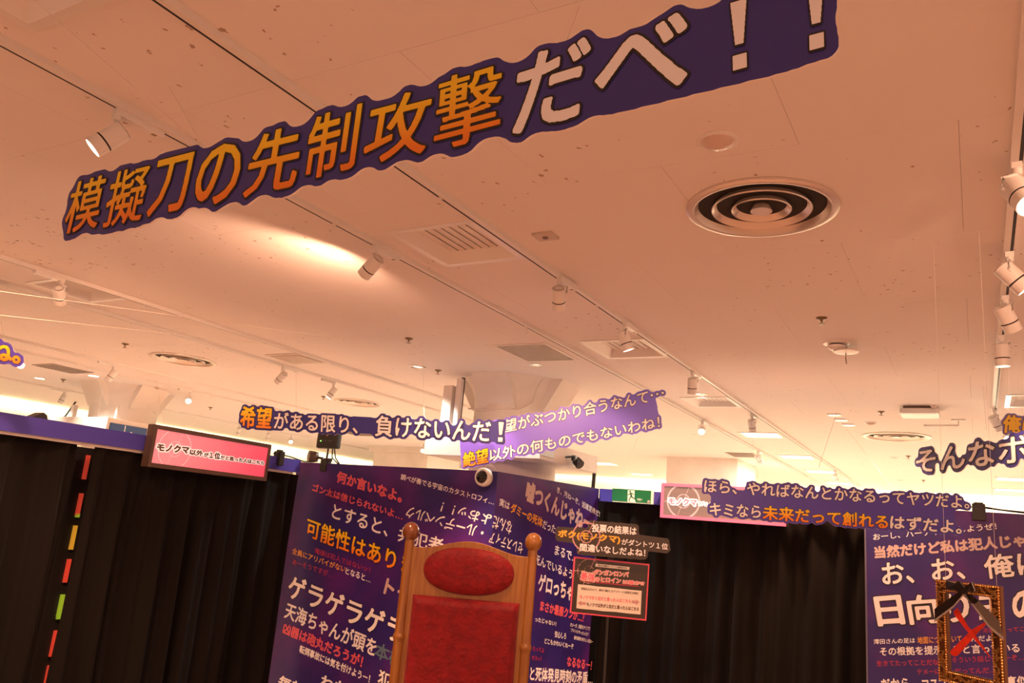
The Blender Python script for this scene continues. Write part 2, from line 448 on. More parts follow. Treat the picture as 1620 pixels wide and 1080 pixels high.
def carve(o):
    me = o.data; xs = [v.co.x for v in me.vertices]; ys = [v.co.y for v in me.vertices]
    for k, d in cutters:
        b = d if k == 'b' else (d[0] - d[2], d[1] - d[2], d[0] + d[2], d[1] + d[2])
        if b[0] > max(xs) or b[2] < min(xs) or b[1] > max(ys) or b[3] < min(ys): continue
        if k == 'b': c = bx('cut', (d[0], d[1], H - .2), (d[2], d[3], H + .2), DARK)
        else: c = MB().lathe((d[0], d[1], H - .2), (0, 0, 1), [(d[2], 0), (d[2], .4)], 48).build('cut', DARK)
        md = o.modifiers.new('b', 'BOOLEAN'); md.object = c; md.operation = 'DIFFERENCE'; md.solver = 'EXACT'
        bpy.context.view_layer.update()
        nm = bpy.data.meshes.new_from_object(o.evaluated_get(bpy.context.evaluated_depsgraph_get()))
        o.modifiers.clear(); o.data = nm; nm.name = o.name; bpy.data.objects.remove(c)
        if len(nm.vertices) == 0: return False
        nm.materials.clear(); nm.materials.append(CEIL)
        for p in nm.polygons: p.material_index = 0
        xs = [v.co.x for v in nm.vertices]; ys = [v.co.y for v in nm.vertices]
    return True

g = .0005
row = 0; y = PY0
while y < PY1 - .01:
    x = PX0 - (.49 if row % 2 else 0)
    while x < PX1:
        a = max(x, PX0); b = min(x + 1.0, PX1)
        if b - a > .05:
            o = bx('ceiling_panel', (a + g, y + g, H), (b - g, y + 1.01 - g, H + .012), CEIL, ceil, bevel=.0006)
            if not carve(o): bpy.data.objects.remove(o)
        x += 1.0
    y += 1.01; row += 1
for lo, hi in [((XL, YN), (PX0, YF)), ((PX1, YN), (XR, YF)), ((PX0, YN), (PX1, PY0)), ((PX0, PY1), (PX1, YF))]:
    o = bx('ceiling_panel', (lo[0], lo[1], H), (hi[0], hi[1], H + .012), CEIL, ceil); carve(o)

# ------------------------------------------------------------------ ceiling fixtures
def square_vent(v, label, fine=False, m=WHITE, group='square ceiling vents'):
    x0, y0, x1, y1 = v; t = thing('ceiling_vent', ((x0 + x1) / 2, (y0 + y1) / 2, H), label, 'vent')
    fl = MB(); s = .035; d = .006
    for a in [((x0, y0, H - d), (x1, y0 + s, H)), ((x0, y1 - s, H - d), (x1, y1, H)), ((x0, y0 + s, H - d), (x0 + s, y1 - s, H)), ((x1 - s, y0 + s, H - d), (x1, y1 - s, H))]:
        fl.box((Vector(a[0]) + Vector(a[1])) / 2, Vector(a[1]) - Vector(a[0]))
    fl.build('frame', WHITE_G, t)
    i = s; j = s + .05; up = .05
    A = [(x0 + i, y0 + i, H - d), (x1 - i, y0 + i, H - d), (x1 - i, y1 - i, H - d), (x0 + i, y1 - i, H - d)]
    B = [(x0 + j, y0 + j, H + up), (x1 - j, y0 + j, H + up), (x1 - j, y1 - j, H + up), (x0 + j, y1 - j, H + up)]
    sl = MB(); sl.add(A + B, [(k, (k + 1) % 4, 4 + (k + 1) % 4, 4 + k) for k in range(4)]); sl.build('sloped_collar', WHITE_G, t)
    bx('duct', (x0 + j - .01, y0 + j - .01, H + .09), (x1 - j + .01, y1 - j + .01, H + .10), mat('duct_grey', (.45, .40, .38), .6), t)
    n = 16 if fine else 7
    for k in range(n):
        x = x0 + j + (k + .5) * (x1 - x0 - 2 * j) / n
        wd = (x1 - x0 - 2 * j) / n
        MB().box((x, (y0 + y1) / 2, H + up - .001), (wd * .95, y1 - y0 - 2 * j + .012, .003), Euler((0, .10, 0)).to_matrix()).build('slat', WHITE, t)
    return t
vl = ['white square ceiling vent cut off by the top left corner', 'large white slatted ceiling vent below the middle of the big sign',
      'white slatted ceiling vent just behind the fourth hanging spotlight', 'small white slatted ceiling vent above the two-line banner at far right',
      'white slatted ceiling vent at left behind a hanging track spotlight', 'white square vent right of the ceiling track at the right edge']
for i, (v, l) in enumerate(zip(VENTS, vl)): square_vent(v, l, fine=(i == 4))

def grille(v, label, m, n=16, cat='grille', depth=.02):
    x0, y0, x1, y1 = v; t = thing('return_grille', ((x0 + x1) / 2, (y0 + y1) / 2, H), label, cat)
    fr = MB(); s = .028; d = .008
    for a in [((x0, y0, H - d), (x1, y0 + s, H)), ((x0, y1 - s, H - d), (x1, y1, H)), ((x0, y0 + s, H - d), (x0 + s, y1 - s, H)), ((x1 - s, y0 + s, H - d), (x1, y1 - s, H))]:
        fr.box((Vector(a[0]) + Vector(a[1])) / 2, Vector(a[1]) - Vector(a[0]))
    fr.build('frame', WHITE, t)
    gm = MB()
    for k in range(1, n):
        x = x0 + s + k * (x1 - x0 - 2 * s) / n; gm.box((x, (y0 + y1) / 2, H - .001), (.005, y1 - y0 - 2 * s, .010))
        y = y0 + s + k * (y1 - y0 - 2 * s) / n; gm.box(((x0 + x1) / 2, y, H - .001), (x1 - x0 - 2 * s, .005, .010))
    o = gm.build('grid', m, t); o['kind'] = 'stuff'
    bx('backing', (x0 + s, y0 + s, H + .006), (x1 - s, y1 - s, H + .010), DARK if depth else m, t)
    return t
grille(GRILLES[0], 'egg-crate return grille in front of the middle pillar', WHITE)
grille(GRILLES[1], 'corner of a return grille at the upper left edge', WHITE)
GREYV = mat('grey_vent', (.33, .27, .23), .5)
def flat_vent(v, label, m=GREYV):
    x0, y0, x1, y1 = v; t = thing('louvre_vent', ((x0 + x1) / 2, (y0 + y1) / 2, H), label, 'vent')
    bx('frame', (x0, y0, H - .008), (x1, y1, H - .0002), m, t, bevel=.003)
    for k in range(10):
        y = y0 + .04 + (k + .5) * (y1 - y0 - .08) / 10
        bx('louvre', (x0 + .03, y - .012, H - .014), (x1 - .03, y + .010, H - .008), m, t)
flat_vent((-9.66, 5.20, -9.22, 5.71), 'grey louvred ceiling vent near the flared pillar at left')
flat_vent((-3.28, 12.15, -2.86, 12.70), 'grey louvred vent left of the distant bright light panel')
flat_vent((-5.80, 5.22, -5.36, 5.62), 'shiny ceiling vent between the two left spotlight tracks', mat('vent_metal', (.62, .52, .46), .3, metal=.2))
flat_vent((-9.7, 10.6, -9.1, 11.2), 'grey louvred vent behind the long single-line hanging sign')

for i, v in enumerate(LIGHTS_P):
    x0, y0, x1, y1 = v
    lab = ['brightest light panel above the two-line banner at right', 'second bright light panel along the far right row', 'third bright light panel along the far right row', 'last light panel of the far right row',
           'light panel above the exit sign on the far ceiling', 'thin light panel left of the square white pillar', 'upper light panel at the far right edge', 'lower light panel at the far right edge'][i]
    t = thing('ceiling_troffer', ((x0 + x1) / 2, (y0 + y1) / 2, H), lab, 'ceiling light', 'lit ceiling panels')
    fr = MB(); s = .035
    for a in [((x0, y0, H - .008), (x1, y0 + s, H)), ((x0, y1 - s, H - .008), (x1, y1, H)), ((x0, y0 + s, H - .008), (x0 + s, y1 - s, H)), ((x1 - s, y0 + s, H - .008), (x1, y1 - s, H))]:
        fr.box((Vector(a[0]) + Vector(a[1])) / 2, Vector(a[1]) - Vector(a[0]))
    fr.build('frame', WHITE, t); bx('diffuser', (x0 + s, y0 + s, H + .002), (x1 - s, y1 - s, H + .008), TUBEON, t)
    area('panel_light', ((x0 + x1) / 2, (y0 + y1) / 2, H - .02), (0, 0, -1), x1 - x0 - .1, y1 - y0 - .1, 130, (1, .88, .70))

def diffuser(c, label):
    x, y, R = c; t = thing('round_diffuser', (x, y, H), label, 'air diffuser'); k = R / .31
    def L(name, prof, m=METALR): MB().lathe((x, y, H), (0, 0, 1), [(r * k, h) for r, h in prof], 72, cap=False).build(name, m, t, smooth=True, sharp=50)
    L('outer_rim', [(.298, .002), (.31, -.002), (.309, -.010), (.290, -.016), (.277, -.014), (.274, -.006), (.256, .020), (.232, .050), (.195, .085), (.199, .088), (.238, .052), (.264, .018), (.298, .002)])
    L('middle_cone', [(.202, -.012), (.205, -.007), (.184, .024), (.158, .056), (.118, .088), (.113, .085), (.152, .052), (.178, .020), (.198, -.010), (.202, -.012)])
    L('inner_cone', [(.120, -.012), (.123, -.007), (.102, .026), (.075, .060), (.050, .085), (.045, .082), (.070, .056), (.096, .022), (.116, -.009), (.120, -.012)])
    MB().lathe((x, y, H), (0, 0, 1), [(.0442 * k, -.014), (.044 * k, -.010), (.024 * k, .03), (.034 * k, .09)], 40).build('centre_plug', METALR, t, smooth=True)
    MB().lathe((x, y, H), (0, 0, 1), [(.298 * k, .013), (.298 * k, .15), (.02, .152)], 48, cap=True).build('duct', DARK, t)
    for a in range(3):
        q = a * 2 * PI / 3 + .4; MB().box((x + math.cos(q) * .12 * k, y + math.sin(q) * .12 * k, H + .08), (.30 * k, .006, .010), Matrix.Rotation(q, 3, 'Z')).build('spoke', METALR, t)
for c, l in zip(DIFFS, ['large round ceiling air diffuser at right below the big sign', 'round ceiling air diffuser left of the ceiling light pool', 'round ceiling air diffuser above the long single-line sign', 'distant round air diffuser above the right hand banners']): diffuser(c, l)

# spotlight tracks
def rail(X, y0, y1, label, flip=1):
    t = thing('track_rail', (X, y0, H), label, 'track')
    f = MB(); f.box((X - .0185 * flip, (y0 + y1) / 2, H - .0115), (.003, y1 - y0, .023)); f.box((X + .0075 * flip, (y0 + y1) / 2, H - .0125), (.025, y1 - y0, .025))
    f.build('channel', WHITE, t)
    MB().box((X - .0110 * flip, (y0 + y1) / 2, H - .012), (.0119, y1 - y0, .0236)).build('slot', SLOT, t)
rail(-2.675, -1, 17.2, 'ceiling track that carries the two largest spotlights')
rail(-1.970, -1, 17.2, 'ceiling track passing behind the middle of the big sign')
rail(.170, -.5, 8.3, 'short ceiling track running down the right edge', flip=-1)
rail(-5.285, 1, 9.5, 'upper of the two close ceiling tracks at left')
rail(-5.965, 1, 11.5, 'lower of the two close ceiling tracks at left')
rail(-8.17, 1.5, 13, 'ceiling track just above the left flared pillar')
rail(-8.80, 2, 16, 'thin ceiling track in front of the left flared pillar')
rail(-11.35, 2, 17, 'far left ceiling track nearest the glowing wall')

def lamp(X, Y, aim, label, lit=0, far_end=False, drop=.115, s=1.0, pos=None, cone=75, col=WARM):
    t = thing('track_spotlight', (X, Y, H - .015), label, 'spotlight')
    aim = Vector(aim).normalized()
    ya, yb = (-.19, .012) if far_end else (-.012, .19)
    bx('adapter', (X - .017, Y + ya, H - .048), (X + .017, Y + yb, H - .0155), WHITE_G, t, bevel=.003)
    yl = Y + (.155 if not far_end else -.02)
    bx('adapter_label', (X - .009, yl - .008, H - .0486), (X + .009, yl + .012, H - .0478), mat('grey_print', (.35, .27, .20), .7), t)
    MB().lathe((X, Y, H - .047), (0, 0, -1), [(.016, 0), (.016, .018), (.012, .022)], 16).build('swivel', WHITE_G, t, smooth=True)
    c = Vector((X, Y, H - .015 - drop)) + aim * .015
    side = aim.cross(Vector((0, 0, 1)));
    side = Vector((1, 0, 0)) if side.length < .05 else side.normalized()
    back = c - aim * .035 + side * .044
    MB().tube([(X, Y, H - .066), Vector((X, Y, H - .074)) + side * .018, back + Vector((0, 0, .035)) * s, back, c - aim * .02 + side * .036], .0065, 8).build('arm', WHITE_G, t, smooth=True)
    r = .0375 * s; b = c - aim * .062 * s
    hd = MB().lathe(b, aim, [(r * .86, 0), (r * .97, .003), (r, .010), (r, .079 * s), (r * .95, .0792 * s), (r * .95, .0850 * s), (r, .0852 * s), (r, .128 * s), (r * .94, .128 * s), (r * .90, .112 * s)], 40, cap=False).build('lamp_head', WHITE_G, t, smooth=True, sharp=30)
    MB().lathe(b, aim, [(r * .955, .0795 * s), (r * 1.004, .0790 * s), (r * 1.004, .0852 * s), (r * .955, .0853 * s)], 40, cap=False).build('gap_ring', SLOT, hd)
    MB().lathe(b, aim, [(r * .55, -.001), (r * .86, -.001), (r * .86, .004), (r * .55, .004)], 32, cap=True).build('vent_ring', mat('vent_brown', (.16, .10, .06), .7), hd)
    fm = MB()
    for k in range(22):
        a = k * 2 * PI / 22; q = aim.to_track_quat('Z', 'Y'); p = b + q @ Vector((math.cos(a) * r * .72, math.sin(a) * r * .72, -.002))
        fm.box(p, (r * .30, .003, .003), (q.to_matrix() @ Matrix.Rotation(a, 3, 'Z')))
    fo = fm.build('cooling_fins', WHITE_G, hd); fo['kind'] = 'stuff'
    MB().lathe(b, aim, [(r * .01, -.003), (r * .55, -.003), (r * .55, .0)], 24).build('end_cap', WHITE_G, hd)
    MB().lathe(b, aim, [(r * .92, .108 * s), (r * .92, .112 * s)], 32).build('lens', LAMPON if lit else mat('lens_off', (.5, .45, .4), .2), hd)
    if lit: spot('spot_beam', b + aim * .135 * s, aim, lit, col, cone)
    return t

L1 = 60
lamp(-2.690, 1.55, (-.42, -.52, -.72), 'largest spotlight at upper left with its bright disc visible', L1, drop=.12, cone=95)
lamp(-2.675, 3.03, (-.76, .12, -.58), 'spotlight under the middle of the big sign beside a bright ceiling pool', 75, cone=165)
lamp(-1.955, 3.76, (-.26, .66, -.70), 'nearer of two spotlights hanging right of the large slatted vent', 110, cone=72)
lamp(-1.955, 4.74, (.30, .22, -.92), 'spotlight hanging in front of the second slatted vent', L1, cone=60)
lamp(-1.970, 6.26, (-.10, .34, -.93), 'spotlight at the right end of the two-line tilted sign', 110, cone=80)
lamp(-2.000, 8.42, (.02, .50, -.85), 'small spotlight left of the brightest light panel', L1, cone=100, far_end=False)
lamp(-2.660, 8.88, (.15, -.85, -.42), 'glaring spotlight facing the camera on the middle track', 26, col=(1, .78, .52))
lamp(-2.680, 11.70, (.35, .60, -.70), 'distant spotlight below the grey louvred vent at right', 30)
lamp(-1.985, 14.1, (.3, .5, -.8), 'farthest spotlight on the track beside the banner', 30)
lamp(.168, 3.02, (.30, -.52, -.75), 'large spotlight cut off by the right edge', L1, drop=.12, s=1.15)
lamp(.172, 3.95, (.62, .10, -.75), 'second spotlight down on the right hand track', L1, s=1.1)
lamp(.172, 4.62, (.35, .45, -.82), 'third spotlight with its grey top on the right hand track', L1, s=1.1)
lamp(.170, 5.45, (.02, .05, -1), 'upright white spotlight pointing straight down on the right hand track', L1, s=1.05)
lamp(.175, 8.10, (.40, .45, -.75), 'last spotlight on the right hand track above the partial sign', 40, s=1.05)
lamp(-5.285, 2.92, (-.55, .55, -.55), 'spotlight hanging over the slatted vent at left', L1, far_end=True)
lamp(-5.960, 5.63, (-.72, .05, -.62), 'spotlight on the left track above the orange first word of the long sign', 80, cone=110)
lamp(-6.000, 6.42, (-.30, -.35, -.85), 'spotlight hanging beside the diffuser above the long sign', L1, far_end=True)
lamp(-8.17, 3.95, (.3, .3, -.8), 'spotlight partly behind the short sign at the left edge', 40, far_end=True)
lamp(-8.80, 4.62, (.80, -.30, -.50), 'glaring spotlight facing the camera at far left', 14, far_end=True, col=(1, .78, .52))
lamp(-8.18, 5.28, (-.35, -.25, -.85), 'spotlight in front of the left flared pillar', 40, far_end=True)
lamp(-11.35, 6.65, (-.25, -.2, -.9), 'small pale spotlight against the glowing wall at left', 30, far_end=True)
lamp(-8.80, 6.80, (.60, -.62, -.45), 'glaring spotlight left of the long sign', 14, far_end=True, col=(1, .78, .52))
lamp(-8.80, 12.0, (.42, -.80, -.40), 'glaring spotlight between the pillars under the long sign', 14, col=(1, .78, .52))
lamp(-11.35, 11.2, (.6, -.65, -.40), 'glaring distant spotlight right of the pink lightbox', 14, col=(1, .78, .52))
lamp(-11.35, 9.9, (-.2, .1, -.9), 'dim distant spotlight above the top right of the pink lightbox', 20)
lamp(-11.35, 10.6, (-.2, .1, -.9), 'dim distant spotlight second from the pink lightbox corner', 20)
lamp(.30, 9.10, (-.10, -.88, -.38), 'glaring spotlight between the two signs at the right edge', 20, col=(1, .78, .52))
# unseen fill spots, added without fixtures to brighten floor, ceiling and lettering
for x, y in [(-4.2, -1.5), (-1.2, -1.8), (1.8, -1.2), (-6.8, 0.5), (1.6, 2.2), (2.6, 5.0), (-4.2, 1.2), (-.6, .2)]:
    spot('fill_spot', (x, y, H - .15), (random.uniform(-.2, .2), 0 if y > 0 else .55, -1), 235, WARM, 105, .6, .06)
for x, y in [(-1.0, 6.6), (2.4, 9.5), (-4.0, 2.4), (-4.9, 11), (-8, 9.5), (-11, 12), (-10.5, 3.4), (-1, 12), (3, 13), (-7.4, 7.2), (-11.8, 8.5), (-7.3, 3.6), (-6.4, 9)]:
    spot('fill_spot', (x, y, H - .15), (0, 0, -1), 560 if y > 8 or x < -6.2 else 280, FAR_WARM if y > 8 or x < -8 else WARM, 110, .6, .06)  # more added fill, no lamp modelled at these points

for p_, d_, e_ in [((-3.2, 4.4, H - .15), (.1, .3, -1), 260), ((1.2, 2.0, H - .15), (-.45, .85, -.32), 190), ((-.9, 1.9, H - .15), (-.40, .9, -.62), 130), ((-4.2, 2.0, H - .15), (-.55, .8, -.42), 90)]: spot('fill_spot', p_, d_, e_, WARM, 66, .5, .05)  # added fill aimed at signs, text walls and chair, no fixtures
# hooks on the tracks
for X, Y, l in [(-2.675, 2.72, 'small wire hook on the track right of the big sign'), (-1.97, 2.62, 'small wire hook on the track beside the large vent'),
                (-1.97, 4.32, 'small wire hook between two middle spotlights'), (-2.675, 4.70, 'small wire hook on the track above the egg-crate grille'), (-1.97, 5.62, 'small wire hook past the second slatted vent')]:
    t = thing('track_hook', (X, Y, H - .015), l, 'hook')
    MB().box((X - .004, Y, H - .021), (.016, .022, .012)).build('clip', WHITE, t)
    MB().tube([(X, Y, H - .026), (X, Y, H - .045), (X + .008, Y, H - .052), (X + .012, Y, H - .062), (X + .004, Y, H - .072), (X - .006, Y, H - .066)], .0016, 6).build('wire', WHITE, t)

# sprinklers, detectors and other ceiling hardware
BRASS = mat('tarnished_brass', (.20, .14, .08), .4, metal=.6)
for px, py, l, k in [(647, 537, 'dark sprinkler head left of the egg-crate grille', 0), (693, 587, 'sprinkler with red bulb beside the middle pillar', 1), (1300, 505, 'dark sprinkler head below the big round diffuser', 0),
                  (198, 545, 'sprinkler head left of the far round diffuser', 0), (512, 628, 'dark sprinkler left of the diffuser over the long sign', 0), (333, 645, 'dark sprinkler below the glaring left spotlight', 0),
                  (100, 601, 'dark sprinkler at the left pillar capital', 1), (1394, 652, 'dark sprinkler left of the boxy ceiling unit', 0), (1437, 722, 'distant sprinkler left of the near partial sign', 0), (1461, 760, 'farthest sprinkler below the near partial sign', 0)]:
    p = at(px, py, Z=H - .01); t = thing('sprinkler', (p.x, p.y, H), l, 'sprinkler')
    MB().lathe((p.x, p.y, H), (0, 0, -1), [(.034, 0), (.034, .003), (.028, .006), (.022, .012), (.016, .013)], 20).build('escutcheon', BRASS, t, smooth=True)
    MB().lathe((p.x, p.y, H - .012), (0, 0, -1), [(.010, 0), (.008, .010), (.004, .012), (.004, .026)], 12).build('frame_arm', BRASS, t, smooth=True)
    MB().lathe((p.x, p.y, H - .038), (0, 0, -1), [(.020, 0), (.021, .002), (.006, .003)], 14).build('deflector', mat('red_bulb', (.35, .06, .03), .3) if k else BRASS, t)
for px, py, l, q in [(1136, 222, 'round flush ceiling sensor above the large round diffuser', .058), (1477, 640, 'small round sensor near the boxy ceiling unit', .03), (1378, 668, 'faint round cover among the distant ceiling fittings', .05), (250, 612, 'small round cover by the left pillar', .04)]:
    p = at(px, py, Z=H); t = thing('ceiling_sensor', (p.x, p.y, H), l, 'sensor')
    MB().lathe((p.x, p.y, H), (0, 0, -1), [(q * 1.25, 0), (q * 1.25, .004), (q * 1.02, .007), (q, .007)], 36).build('rim', WHITE_G, t, smooth=True)
    MB().lathe((p.x, p.y, H - .006), (0, 0, -1), [(q, 0), (q * .9, .010), (q * .6, .020), (q * .2, .025)], 36).build('dome', mat('sensor_dome', (.66, .52, .44), .3), t, smooth=True)
p = at(1323, 543, Z=H); t = thing('smoke_detector', (p.x, p.y, H), 'smoke detector with clear skirt and dark slots beside the white disc', 'detector')
MB().lathe((p.x, p.y, H), (0, 0, -1), [(.085, 0), (.085, .004), (.06, .008)], 40).build('base', WHITE_G, t, smooth=True)
MB().lathe((p.x, p.y, H - .018), (0, 0, -1), [(.058, 0), (.058, .012), (.040, .026), (.01, .028)], 40).build('cap', WHITE_G, t, smooth=True)
MB().lathe((p.x, p.y, H - .008), (0, 0, -1), [(.046, 0), (.046, .010)], 24).build('slots', DARK, t)
p = at(1338, 556, Z=H - .05); t = thing('antenna_disc', (p.x, p.y, H), 'white disc with a thin rod hanging below it', 'antenna')
MB().lathe((p.x, p.y, H), (0, 0, -1), [(.012, 0), (.012, .042)], 16).build('stem', WHITE, t)
MB().lathe((p.x, p.y, H - .042), (0, 0, -1), [(.070, 0), (.082, .006), (.078, .013), (.02, .018)], 40).build('disc', WHITE_G, t, smooth=True)
MB().tube([(p.x, p.y, H - .058), (p.x, p.y, H - .10), (p.x + .004, p.y, H - .135)], .003, 8).build('rod', BRASS, t)
p = at(863, 372, Z=H); t = thing('ceiling_plate', (p.x, p.y, H), 'small square plate with round knob right of the large slatted vent', 'plate')
bx('plate', (p.x - .055, p.y - .045, H - .012), (p.x + .055, p.y + .045, H), mat('beige_plastic', (.60, .50, .40), .5), t, bevel=.003)
MB().lathe((p.x, p.y, H - .012), (0, 0, -1), [(.014, 0), (.013, .006)], 20).build('knob', BRASS, t, smooth=True)
for k, (X, Y) in enumerate([(-1.21, 8.56), (-1.19, 8.89), (-1.16, 9.23)]):
    t = thing('recessed_lamp', (X, Y, H), ['nearest', 'middle', 'farthest'][k] + ' of three small square lamps in a row on the right ceiling', 'ceiling light', 'small square lamps in a row')
    bx('bezel', (X - .065, Y - .06, H - .010), (X + .065, Y + .06, H), WHITE_G, t, bevel=.003); bx('glass', (X - .05, Y - .045, H - .012), (X + .05, Y + .045, H - .0095), mat('lamp_glass', (.9, .85, .78), .2, emit=(1, .8, .6), est=.7), t)
p = at(1455, 650, Z=H - .03); t = thing('boxy_ceiling_unit', (p.x, p.y, H), 'white boxy unit with a dark vented top on the right ceiling', 'ceiling unit')
bx('vent_band', (p.x - .13, p.y - .10, H - .022), (p.x + .13, p.y + .14, H), mat('brown_vent', (.16, .11, .08), .7), t)
bx('cover', (p.x - .16, p.y - .14, H - .075), (p.x + .16, p.y + .18, H - .022), WHITE_G, t, bevel=.02)
p = at(1516, 664, Z=H); t = thing('ceiling_bracket', (p.x, p.y, H), 'thin metal bracket arm right of the boxy ceiling unit', 'bracket')
bx('base', (p.x - .06, p.y - .05, H - .012), (p.x + .06, p.y + .05, H), WHITE, t); MB().tube([(p.x, p.y, H - .01), (p.x, p.y, H - .055), (p.x - .30, p.y - .02, H - .06)], .009, 8).build('arm', WHITE, t)
def downlight(px, py, label, on):
    p = at(px, py, Z=H); t = thing('downlight', (p.x, p.y, H), label, 'ceiling light')
    MB().lathe((p.x, p.y, H), (0, 0, -1), [(.078, 0), (.078, .004), (.060, .006)], 36, cap=False).build('trim_ring', WHITE_G, t, smooth=True)
    MB().lathe((p.x, p.y, H - .005), (0, 0, 1), [(.060, 0), (.052, .05), (.045, .055)], 32, cap=False).build('reflector', mat('chrome', (.8, .78, .75), .12, metal=.9), t, smooth=True)
    MB().lathe((p.x, p.y, H + .045 if on != 2 else H - .004), (0, 0, 1), [(.045 if on != 2 else .062, 0), (.045 if on != 2 else .062, .003)], 24).build('bulb', LAMPON if on else WHITE_G, t)
    if on: spot('downlight_beam', (p.x, p.y, H - .02), (0, 0, -1), 105, FAR_WARM, 110, .5, .04)
downlight(659, 580, 'round downlight left of the middle pillar', 1); downlight(848, 577, 'round downlight right above the middle pillar', 1)
downlight(1106, 623, 'round downlight above the tail of the tilted sign', 1)
downlight(148, 594, 'lit downlight in front of the left flared pillar', 2); downlight(63, 598, 'lit downlight at the far left edge', 2)
downlight(1415, 723, 'faint unlit round cover far off left of the near sign', 0); downlight(1425, 759, 'second faint unlit round cover far off', 0)

# ------------------------------------------------------------------ pillars
def round_pillar(cx, cy, label, wrap=None):
    t = thing('pillar', (cx, cy, 0), label, 'pillar')
    MB().lathe((cx, cy, 0), (0, 0, 1), [(.42, 0), (.42, H - .26), (.43, H - .18), (.47, H - .08), (.53, H - .001)], 56).build('shaft', CREAM, t, smooth=True)
    for k in range(4):
        a = k * PI / 2; q = Matrix.Rotation(a, 3, 'Z'); wv = .20; b = MB()
        vs = [(-wv, -.58, H - .001), (wv, -.58, H - .001), (wv, -.40, H - .30), (-wv, -.40, H - .30), (-wv, -.2, H - .001), (wv, -.2, H - .001), (wv, -.2, H - .38), (-wv, -.2, H - .38)]
        b.add([q @ Vector((x, y, z)) + Vector((cx, cy, 0)) if False else Vector((cx, cy, z)) + q @ Vector((x, y, 0)) for x, y, z in vs],
              [(0, 1, 2, 3), (4, 7, 6, 5), (0, 4, 5, 1), (3, 2, 6, 7), (0, 3, 7, 4), (1, 5, 6, 2)]).build('capital_bracket', CREAM, t)
    if wrap:
        z0, z1, hw = wrap; bx('signage_box', (cx - hw, cy - hw, z0), (cx + hw, cy + hw, z1), CREAM, t, bevel=.004)
    return t
pm = round_pillar(-3.89, 6.66 + .12, 'cream pillar with bracketed capital behind the purple text wall', (2.455, 2.62, .62))
MB().tube([(-4.28, 6.36, 2.6), (-4.28, 6.36, H - .02)], .022, 8).build('conduit', BLACKP, pm)
bx('corner_guard', (-4.40, 6.22, 2.62), (-4.30, 6.32, H - .12), CREAM, pm)
bx('white_duct', (-4.27, 6.24, 2.62), (-4.22, 6.29, H - .05), WHITE, pm)
MB().tube([(-4.2, 6.38, 2.93), (-3.89, 6.35, 2.915), (-3.65, 6.42, 2.93), (-3.56, 6.48, 3.0), (-3.53, 6.50, 3.15), (-3.47, 6.48, H - .02)], .008, 8).build('cable', CREAM, pm)
bx('grey_plate', (-3.268, 6.17, 2.49), (-3.262, 6.42, 2.60), mat('grey_plate', (.42, .42, .45), .4), pm)
MB().tube([(-3.28, 7.36, 2.45), (-3.29, 7.36, 2.1)], .02, 8).build('power_pole', BLACKP, pm)
pl_ = round_pillar(-9.93, 6.68, 'cream pillar with bracketed capital at left behind the black curtain', None)
bx('signage_box', (-10.55, 6.06, 2.52), (-9.30, 7.3, 2.76), CREAM, pl_, bevel=.004)
for a, b in [((-10.36, 6.3, 2.6), (-10.30, 6.3, 3.02))]: bx('corner_guard', (-10.42, 6.24, 2.6), (-10.36, 6.30, H - .3), CREAM, pl_)
MB().tube([(-10.44, 6.3, 3.0), (-10.52, 6.25, 2.80), (-10.68, 6.2, 2.62)], .012, 6).build('cable', BLACKP, pl_); MB().tube([(-10.45, 6.3, 2.95), (-10.50, 6.25, 2.55)], .012, 6).build('cable', BLACKP, pl_)
MB().tube([(-9.51, 6.3, 2.76), (-9.51, 6.3, H - .3)], .02, 8).build('conduit', CREAM, pl_)
BLUES = mat('blue_sign', (.03, .09, .26), .4)
t = thing('floor_guide_sign', (-9.30, 6.5, 2.62), 'small dark blue sign on the left pillar box, cut by the blue band', 'sign')
pw = Plane((-9.295, 6.2, 2.6), (0, 1, 0))
bx('sign_panel', (-9.30, 6.10, 2.48), (-9.285, 6.62, 2.70), BLUES, t)
bx('divider', (-9.2848, 6.30, 2.5), (-9.283, 6.31, 2.69), WTXT, t)
MB().lathe((-9.284, 6.40, 2.60), (1, 0, 0), [(.022, 0), (.022, .002)], 16).build('pictogram_head', WTXT, t)
bx('pictogram_body', (-9.284, 6.365, 2.50), (-9.282, 6.435, 2.572), WTXT, t)
t = thing('floor_guide_sign', (-10.3, 6.0, 2.6), 'sliver of a blue sign left on the left pillar box', 'sign'); bx('sign_panel', (-10.45, 6.03, 2.50), (-10.22, 6.055, 2.60), BLUES, t)

def square_pillar(x0, y0, x1, y1, label, cap=None):
    t = thing('square_pillar', ((x0 + x1) / 2, (y0 + y1) / 2, 0), label, 'pillar')
    bx('cladding', (x0, y0, 0), (x1, y1, H - (.12 if cap else .0005)), CREAM, t)
    if cap: bx('capital_slab', (x0 - .08, y0 - .08, H - .12), (x1 + .08, y1 + .08, H - .0005), CREAM, t)
square_pillar(-4.48, 13.0, -3.30, 14.2, 'broad square white pillar behind the lightbox at right')
square_pillar(-10.65, 12.85, -9.3, 14.0, 'square cream pillar with slab capital below the long sign', True)
# narrow area light without a fixture, facing the distant pillar's right side
area('pillar_glow', (-3.10, 13.6, 2.4), (-1, 0, 0), .05, 1.2, 6, (1, .85, .5))

